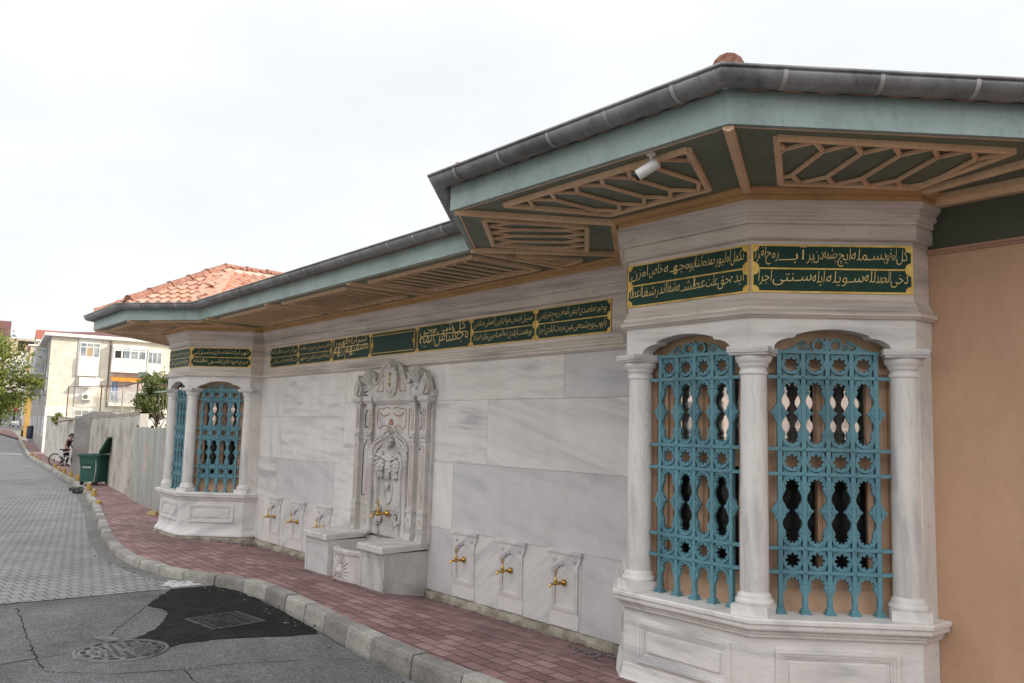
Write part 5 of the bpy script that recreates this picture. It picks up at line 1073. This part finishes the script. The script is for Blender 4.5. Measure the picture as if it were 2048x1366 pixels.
g = MB(); g.fbox(FS_, 0, 29.99, -.6, 7.14, 0, .02); g.build('street_wall', m_gren, apt)
g = MB(); g.fbox(FA, -.93, AW, -.6, 2.55, 0, .03); g.build('ground_storey', m_wht, apt)
g = MB(); P0 = [FA.p(-1.3, 7.15, .35), FA.p(AW+.3, 7.15, .35), FA.p(AW+.3, 7.15, -30.3), FA.p(-1.3, 7.15, -30.3)]; P1 = [(x, y, 7.36) for x, y, z in P0]
g.grid([P0, P1], 0, False, True); g.face(P0[::-1]); g.face(P1); g.build('eaves_slab', m_wht, apt)
g = MB(); c = [FA.p(AW/2, 8.5, -6), FA.p(AW/2, 8.5, -24)]; Q = [(x, y, 7.362) for x, y, z in P0]; g.face([Q[0], Q[1], c[0]]); g.face([Q[1], Q[2], c[1], c[0]]); g.face([Q[2], Q[3], c[1]]); g.face([Q[3], Q[0], c[0], c[1]]); g.build('roof', m_mar, apt)
g = MB(); g.fbox(FA, .70, 2.03, 4.62, 7.14, 0, .05); g.fbox(FA, .78, 2.0, 4.64, 5.88, .05, .22); g.build('enclosed_balcony', m_wht, apt); window(FA, .8, 2.0, 5.89, 6.85, apt, 3, .3, o=.06)
g = MB(); g.fbox(FA, 1.21, 1.6, 5.93, 6.5, .06, .078); g.build('curtain', m_curt, apt)
g = MB(); g.fbox(FA, 2.72, 4.86, 4.98, 5.84, 0, .55); g.fbox(FA, 2.72, 4.86, 6.66, 6.85, 0, .55); g.fbox(FA, 2.72, 4.86, 5.84, 6.66, 0, .5); g.build('enclosed_balcony', m_wht, apt); window(FA, 2.8, 4.84, 5.85, 6.64, apt, 4, .22, o=.52)
g = MB(); g.fbox(FA, 4.9, 5.86, 4.9, 5.68, 0, .5); g.fbox(FA, 4.9, 5.86, 6.5, 6.66, 0, .5); g.fbox(FA, 4.9, 5.86, 5.68, 6.5, 0, .46); g.build('enclosed_balcony', m_wht, apt); window(FA, 4.93, 5.83, 5.69, 6.48, apt, 3, .0, o=.47)
g = MB(); g.fbox(FA, 2.9, 3.42, 5.93, 6.42, .525, .545); g.build('open_sash', m_dark, apt)
g = MB(); g.fbox(FA, 2.76, 4.72, 2.95, 4.96, 0, .04); g.build('loggia_back', M('loggia_pink_white', (.62, .54, .50), (.5, .45, .44), 1.2, .8), apt)
window(FA, 2.85, 3.3, 3.0, 4.35, apt, 2, 0, o=.05, mats=(m_pvc, M('blue_door', (.12, .20, .36), (.2, .28, .42), 2, .4)), name='balcony_door')
g = MB(); g.fbox(FA, 2.72, 4.76, 2.72, 2.93, 0, .6); g.build('balcony_slab', m_wht, apt); g = MB(); g.fbox(FA, 2.72, 4.76, 3.66, 3.70, .55, .59)
for k in range(26): u = 2.74+2.0*k/25; g.fbox(FA, u-.011, u+.011, 2.93, 3.66, .56, .58)
g.build('railing', m_pvc, apt)
g = MB(); rows = [[FA.p(2.78+1.95*k/12, 4.70, .06), FA.p(2.78+1.95*k/12, 4.62+.02*math.sin(k*2), .45), FA.p(2.78+1.95*k/12, 4.38+.015*math.sin(k*1.3), .58)] for k in range(13)]; g.grid(rows); g.build('orange_awning', M('orange_canvas', (.62, .25, .025), (.48, .17, .02), 5, .7, stretch=(1, 1, 2)), apt)
g = MB(); rows = [[FA.p(.9+1.2*k/8, 4.60, .06), FA.p(.9+1.2*k/8, 3.95, .55), FA.p(.9+1.2*k/8, 3.88, .55)] for k in range(9)]; g.grid(rows); g.build('white_awning', M('white_canvas', (.74, .72, .68), (.66, .64, .6), 5, .8), apt)
g = MB(); g.fbox(FA, .72, 2.05, 2.6, 3.9, 0, .03); g.build('recess_wall', m_wht, apt)
ac = thing('air_conditioner', 'white air-conditioner unit with round dark fan on the sunlit apartment front', 'air conditioner', FA.p(1.4, 3.05, .2)); g = MB(); g.fbox(FA, 1.14, 1.66, 3.05, 3.46, .03, .33, 0, True); g.build('casing', m_pvc, ac); g = MB()
c = FA.p(1.32, 3.26, .335)
g.face([FA.p(1.33+.15*math.cos(2*math.pi*k/20), 3.255+.15*math.sin(2*math.pi*k/20), .334) for k in range(20)]); g.build('fan_grille', M('fan_dark', (.10, .10, .10), (.05, .05, .05)), ac)
g = MB(); g.fbox(FA, 1.2, 1.24, 2.93, 3.048, .02, .3); g.fbox(FA, 1.56, 1.6, 2.93, 3.048, .02, .3); g.build('bracket', m_met, ac)
for u0, u1 in ((2.8, 4.25),): 
    w_ = window(FA, u0, u1, 1.55, 2.45, apt, 3, .4, o=.04); g = MB()
    for k in range(22): u = u0+.03+(u1-u0-.06)*k/21; g.fbox(FA, u-.008, u+.008, 1.55, 2.45, .10, .115)
    g.build('window_bars', m_pvc, w_)
window(FA, .75, 2.1, 1.35, 2.4, apt, 3, .35, o=.04); g = MB(); g.fbox(FA, 4.6, 5.3, 1.0, 2.4, .03, .05); g.build('doorway', m_dark, apt)
g = MB()
for u in (2.62,): g.tube([FA.p(u, 7.1, .05), FA.p(u, 2.6, .05)], .045, 6)
g.build('downpipe', M('brown_pipe', (.17, .10, .08), (.12, .08, .06)), apt)
g = MB(); g.fbox(FA, .66, .70, 2.6, 7.14, 0, .02); g.build('dark_joint', m_gren, apt)
for u, z0, z1 in ((25.2, 4.5, 6.6), (19.6, 4.2, 6.4)):
    g = MB(); g.fbox(FS_, u-.9, u+.9, z0-.7, z1+.1, .02, .75, 0, True); g.build('street_bay', m_gren, apt); window(FS_, u-.85, u+.85, z0+.3, z1, apt, 2, 0, o=.76); g = MB(); fr2 = Fr(FS_.p(u+.9, 0, .02)[:2], FA.d); 
    window(Fr((FS_.p(u+.9, 0, .75)[0], FS_.p(u+.9, 0, .75)[1]), (.135, .991)), .05, .68, z0+.3, z1, apt, 1, 0, o=.01)
for u in (28.5, 22.4, 16, 11, 6, 2):
    for z in (.6, 3.6): window(FS_, u-.4, u+.4, z, z+1.3, apt, 2, .3, o=.03)
sd_ = thing('satellite_dish', 'dark satellite dish on the shaded street side of the apartment block', 'dish', FS_.p(17.6, 4.1, .7)); g = MB(); g.ball(FS_.p(17.7, 4.2, .7), .3, .3, .34, 10); g.build('dish', m_gren, sd_); g = MB(); g.tube([FS_.p(17.7, 4.1, .7), FS_.p(17.7, 3.9, .02)], .03, 6); g.build('arm', m_met, sd_)
# ---- the sunlit row across the street, seen as the reflection in the bay panes
pk_ = thing('opposite_building', 'pale sunlit building across the street, seen only reflected in the bay panes', 'building', (-5, -15, -.1)); fr = Fr((46, -14.5), (-1, 0)); bodybox(fr, 76, 8, -.3, 8.2, 'wall', M('pale_grey_render', (.53, .535, .55), (.47, .475, .49), 1, .8), pk_)
for k in range(19):
    for z in (1.0, 4.6): window(fr, 1.6+k*3.9, 3.2+k*3.9, z, z+1.7, pk_, 2, .3, o=.02)
gt = thing('gap_shade_panel', 'dark panel added for the shade in the concrete wall gap behind the child', 'shade panel', (-38.0, 3.8, -.3)); g = MB(); g.bar((-37.2, 3.62, .65), (-38.7, 3.85, .65), .06, 2.1); g.build('shade_leaf', m_bark, gt)  # dark leaf added to give the wall gap its shade
# ---- houses farther along
def house(name, label, x, d, ybase_z, w, dp, h, mat, roof=None, wins=(), rh=1.2, ang=0, xal=0):
    p = at(x, 850, d); o = (p.x, p.y); dr = Vector((.135, .991)); dr.rotate(Matrix.Rotation(ang, 2)); fr = Fr((o[0]-dr.x*w*xal, o[1]-dr.y*w*xal), dr); t = thing(name, label, 'building', (o[0], o[1], ybase_z)); bodybox(fr, w, dp, ybase_z, ybase_z+h, 'wall', mat, t); z = ybase_z+h
    P0 = [fr.p(-.25, z, .25), fr.p(w+.25, z, .25), fr.p(w+.25, z, -dp-.25), fr.p(-.25, z, -dp-.25)]; P1 = [(a, b, z+.16) for a, b, _ in P0]; g = MB(); g.grid([P0, P1], 0, False, True); g.face(P0[::-1]); g.face(P1); g.build('eaves', m_wht, t)
    if roof:
        g = MB(); Q = [(a, b, z+.162) for a, b, _ in P0]; r0, r1 = fr.p(.0-.25, z+rh, -dp/2), fr.p(w+.25, z+rh, -dp/2); g.face([Q[0], Q[1], r1, r0]); g.face([Q[2], Q[3], r0, r1]); g.face([Q[3], Q[0], r0]); g.face([Q[1], Q[2], r1]); g.build('roof', roof, t)
    for (u0, u1, z0, z1, c) in wins: window(fr, u0*w, u1*w, ybase_z+z0, ybase_z+z1, t, c, .3 if c > 1 else 0, o=.02)
    sfr = Fr(fr.p(0, 0, -dp)[:2], -fr.n.xy*-1)
    for k in range(3):
        for zz in (1.2, 4.0): 
            if zz+1.4 < h: window(sfr, dp*(.15+.3*k), dp*(.15+.3*k)+1.0, ybase_z+zz, ybase_z+zz+1.3, t, 2, .3, o=.02)
    return t, fr
m_och = M('ochre_facade', (.50, .30, .08), (.44, .27, .09), 1, .8); m_beig = M('beige_facade', (.52, .45, .34), (.46, .40, .31), 1, .8); m_pink = M('salmon_panel', (.55, .28, .18), (.5, .26, .17), 2, .8)
t, fr = house('ochre_house', 'narrow ochre and beige house wedged beyond the apartment block', 48, 88, -.2, 4, 10, 9.6, m_och, None, ((.25, .6, 5.2, 6.6, 2),), xal=0)
g = MB(); g.fbox(fr, -.02, 4, 7.6, 9.38, 0, .12); g.build('upper_storey', m_beig, t); g = MB(); g.fbox(fr, -.3, 4.2, 7.4, 7.6, 0, .5); g.build('balcony_slab', m_gren, t)
t, fr = house('white_house', 'white house with a roof terrace and one dark window, above the tree on the left', -6, 112, .8, 5.2, 10, 9.6, m_wht, None, ((.62, .86, 6.2, 8.6, 2), (.1, .4, 6.2, 8.6, 2)))
g = MB(); g.fbox(fr, .2, 4.4, 10.4+.16, 12.6, -2.5, -.6, 0, True); g.build('terrace_room', m_beig, t); g = MB(); g.fbox(fr, 1.6, 3.6, 10.9, 12.3, -.6, -.56); g.build('terrace_opening', m_dark, t); g = MB(); g.fbox(fr, 3.7, 4.4, 10.6, 12.6, -.6, -.5); g.build('salmon_pier', m_pink, t); g = MB(); g.fbox(fr, 2.4, 2.9, 10.8, 11.7, -.52, -.46); g.build('hanging_cloth', M('red_cloth', (.55, .08, .10), (.45, .06, .08)), t)
t, fr = house('terrace_building', 'long white building with a flat terrace parapet behind the cream apartment block', 42, 100, .5, 7.5, 10, 9.6, m_wht, None, ((.08, .35, 7.9, 9.3, 2), (.5, .68, 7.9, 9.3, 2), (.8, .97, 7.9, 9.3, 1)))
t, fr = house('gabled_house', 'house with red tiled gable roof and grey side, rising behind the white terrace building', 62, 92, .4, 10, 5, 9.9, m_beig, M('brick_red_roof', (.36, .12, .08), (.28, .09, .06), 4, .8), ((.1, .2, 8.2, 9.4, 1), (.28, .38, 8.2, 9.4, 1)), 1.5)
house('pale_block', 'pale flat-topped block just visible over the maroon roof', 140, 100, .4, 9, 8, 11.2, m_beig, None, ())
g = MB(); p = at(183, 660, 90); fr = Fr(p.xy, (.135, .991)); g.fbox(fr, 0, 1.3, 8.0, 12.2, -.9, 0, 0, True); tag(g.build('chimney_stack', m_wht), 'pale rooftop chimney block left of the far eaves', 'chimney')
house('red_roof_house', 'house with a steep dark red roof at the far left edge', -62, 108, .8, 3.4, 6, 11.4, m_beig, m_mar, (), 2.6)
t, fr = house('corner_shop', 'dark shopfront at the far end of the street with a red sign', -4, 103, .62, 3.2, 3, 4.3, M('dark_shop', (.05, .045, .04), (.03, .03, .03)), None, ((.1, .45, .2, 2.2, 2), (.55, .95, .2, 2.2, 2)))
g = MB(); g.fbox(fr, .9, 2.5, 3.1-.4, 3.7-.4, 0, .08); sg = g.build('shop_sign', M('red_sign', (.45, .03, .03), (.4, .03, .03)), t)
for u in (1.35, 2.1): g = MB(); g.face([fr.p(u+.2*math.cos(2*math.pi*k/16), 3.0+.2*math.sin(2*math.pi*k/16), .083) for k in range(16)]); g.build('sign_emblem', m_pvc, sg)
g = MB(); q = fr.p(0, 0, 1.2)
# scooter and barrel
sc = thing('motor_scooter', 'white motor scooter parked before the dark shopfront', 'scooter', tuple(at(29, 856, 99).xy)+(.58,), R(40)); g = MB(); g.ball((.0, 0, .65), .5, .24, .30, 8); g.prism(LOC, [(.55, .4), (.75, .4), (.70, 1.05), (.58, 1.05)], -.2, .2, 0, True); g.build('fairing', m_pvc, sc, True)
for x in (-.5, .72): g = MB(); g.tube([(x+.22*math.cos(2*math.pi*k/16), 0, .25+.22*math.sin(2*math.pi*k/16)) for k in range(17)], .06, 6); g.build('wheel', m_rub, sc, True)
g = MB(); g.tube([(.64, -.3, 1.1), (.64, .3, 1.1)], .025, 6); g.build('handlebar', m_rub, sc, True); g = MB(); g.ball((-.15, 0, .92), .34, .17, .08, 8); g.build('seat', m_rub, sc, True)
br = thing('barrel', 'dark blue barrel with black lid standing on the pavement before the shaded house fronts', 'barrel', (-76.5, 8.05, gbase(-76.5))); g = MB(); g.lathe([(.26, 0), (.30, .2), (.31, .5), (.30, .75), (.26, .9)], n=14); g.build('drum', M('navy_plastic', (.02, .03, .07), (.02, .025, .05)), br, True); g = MB(); g.lathe([(.33, .9), (.34, .98), (.2, 1.08), (.02, 1.1)], n=14); g.build('lid', m_rub, br, True)
# ---- ball-court fence behind the yard wall
bf = thing('court_fence', 'tall open frame of rusty and pale green posts and rails behind the concrete wall', 'fence', tuple(at(240, 850, 30).xy)+(-.2,))
m_rust = M('rusty_steel', (.16, .07, .05), (.10, .05, .04), 9, .8); m_pgr = M('pale_green_paint', (.36, .50, .42), (.3, .42, .36), 6, .6); m_ygr = M('yellowed_steel', (.42, .40, .30), (.3, .28, .2), 8, .7)
FP = [(131, 46, m_rust, 772), (198, 36, m_rust, 770), (241, 31, m_ygr, 770), (270, 28, m_rust, 760), (283, 27.5, m_pgr, 757), (334, 25.5, m_ygr, 769)]
tops = []
for x, d, mt, yt in FP:
    p = at(x, 850, d); zt = at(x, yt, d).z; g = MB(); g.tube([(p.x, p.y, -.4), (p.x, p.y, zt)], .032, 6); g.build('post', mt, bf); tops.append((p.x, p.y, zt))
g = MB(); g.tube([(q[0], q[1], q[2]-.03 if i in (0, 1, 2, 5) else tops[2][2]-.03) for i, q in enumerate(tops)], .022, 6); g.build('top_rail', m_rust, bf)
g = MB(); g.tube([(q[0], q[1], 2.62+.004*i) for i, q in enumerate(tops[3:])], .02, 6); g.build('mid_rail', m_pgr, bf)
g = MB(); q = [Vector(t_) for t_ in tops]
for a, b in zip(q, q[1:]):
    n = max(3, int((b-a).length/.35))
    for k in range(n):
        u, v = a.lerp(b, k/n), a.lerp(b, (k+1)/n); g.tube([(u.x, u.y, 1.9), (v.x, v.y, 2.9)], .004, 3, caps=False); g.tube([(u.x, u.y, 2.9), (v.x, v.y, 1.9)], .004, 3, caps=False)
g.build('wire_mesh', m_ygr, bf)
fl = thing('floodlight', 'small grey floodlight on top of the pale green fence post', 'lamp', tuple(tops[4])); p = Vector(tops[4]); g = MB(); frl = Fr((p.x-.1, p.y), (.63, .78)); g.fbox(frl, -.16, .14, p.z+.02, p.z+.22, 0, .12, 0, True); g.build('housing', m_met, fl); g = MB(); g.fbox(frl, -.13, .11, p.z+.05, p.z+.19, .12, .124); g.build('lamp_glass', m_wg, fl); g = MB(); g.tube([p, p+Vector((-.05, 0, .05))], .02, 6); g.build('bracket', m_met, fl)
g = MB(); c = at(205, 836, 31); frr = Fr(c.xy, (.63, .78)); g.grid([[frr.p(1.0*math.cos(R(a)), 1.55+.48*math.sin(R(a)), o) for a in range(0, 181, 12)] for o in (0, -1.5)]); g.face([frr.p(1.0*math.cos(R(a)), 1.55+.48*math.sin(R(a)), 0) for a in range(0, 181, 12)]); g.fbox(frr, -1, 1, -.3, 1.55, -1.5, 0, 0, True); tag(g.build('shed', m_gren), 'low shed with a curved grey roof peeping over the concrete wall', 'shed')
g = MB(); a, b = at(116, 843, 41), at(166, 836, 37.5); g.bar(a, b, .25, .05); tag(g.build('board', M('weathered_board', (.42, .32, .24), (.3, .22, .16), 5, .8)), 'weathered board laid along the top of the concrete wall', 'board')
# ---- trees
def tree(name, label, base, crown_c, rad, nleaf, lsize, mat, clumps, trunk_r=.09, extra=(), seed=1, group=None):
    r = random.Random(seed); t = thing(name, label, 'tree', base); g = MB(); b = Vector(base); c = Vector(crown_c)
    g.tube([b-Vector((0, 0, .3)), b.lerp(c, .35)+Vector((.06, .03, 0)), b.lerp(c, .7), c], [trunk_r, trunk_r*.8, trunk_r*.6, trunk_r*.3], 8); cl = []
    for k in range(clumps):
        while True:
            v = Vector((r.uniform(-1, 1), r.uniform(-1, 1), r.uniform(-1, 1)))
            if .25 < v.length < 1: break
        cl.append((c+Vector((v.x*rad[0], v.y*rad[1], v.z*rad[2])), r.uniform(.16, .34)*rad[0]))
    for q in extra: cl.append((Vector(q[0]), q[1]))
    for q, s in cl: st = b.lerp(c, r.uniform(.55, 1)); g.tube([st, st.lerp(q, .5)+Vector((0, 0, .1)), q], [trunk_r*.35, trunk_r*.22, trunk_r*.06], 5)
    g.build('trunk', m_bark, t); g = MB(); per = nleaf//len(cl)
    for q, s in cl:
        for k in range(per):
            p = q+Vector((r.gauss(0, s*.5), r.gauss(0, s*.5), r.gauss(0, s*.42))); a = Vector((r.gauss(0, 1), r.gauss(0, 1), r.gauss(0, .7))).normalized(); bb = a.orthogonal().normalized(); bb.rotate(Matrix.Rotation(r.uniform(0, 6.28), 3, a)); s2 = lsize*r.uniform(.6, 1.25); w_ = a.cross(bb)*s2*.27
            g.face([p, p+bb*s2*.5+w_, p+bb*s2, p+bb*s2*.5-w_])
    g.build('crown', mat, t); return t
tc_ = at(-45, 748, 27); tree('street_tree', 'leafy yellow-green tree overhanging the street at the left edge', (at(-150, 850, 27).x, at(-150, 850, 27).y, -.3), tc_, (1.55, 1.55, 1.5), 9500, .105, m_leaf, 60, .12,
     [(at(70, 768, 27), .22), (at(55, 790, 27), .3), (at(80, 762, 27.5), .12), (at(40, 740, 27), .35), (at(20, 700, 27), .4), (at(-5, 825, 27), .25), (at(30, 795, 27), .3), (at(5, 680, 27), .35), (at(52, 760, 27.4), .25)], 3)
tc2 = at(312, 800, 27); tree('yard_tree', 'thin olive-green tree in the yard between the metal fence and the far bay', (at(325, 850, 27).x, at(325, 850, 27).y, -.4), tc2, (.62, .62, .95), 5200, .10, m_leaf2, 34, .05, [(at(322, 865, 26.5), .25), (at(318, 755, 27), .25), (at(330, 780, 27), .3), (at(290, 830, 27), .2)], 5)
tc3 = at(120, 838, 46); tree('wall_shrub', 'small bright green shrub showing over the far concrete wall', (tc3.x, tc3.y, -.4), tc3, (.45, .45, .3), 900, .12, m_leaf, 10, .03, [], 8)
bpy.context.view_layer.update()
for ob in list(COL.objects):
    if ob.type == 'MESH' and not ob.users_collection: pass
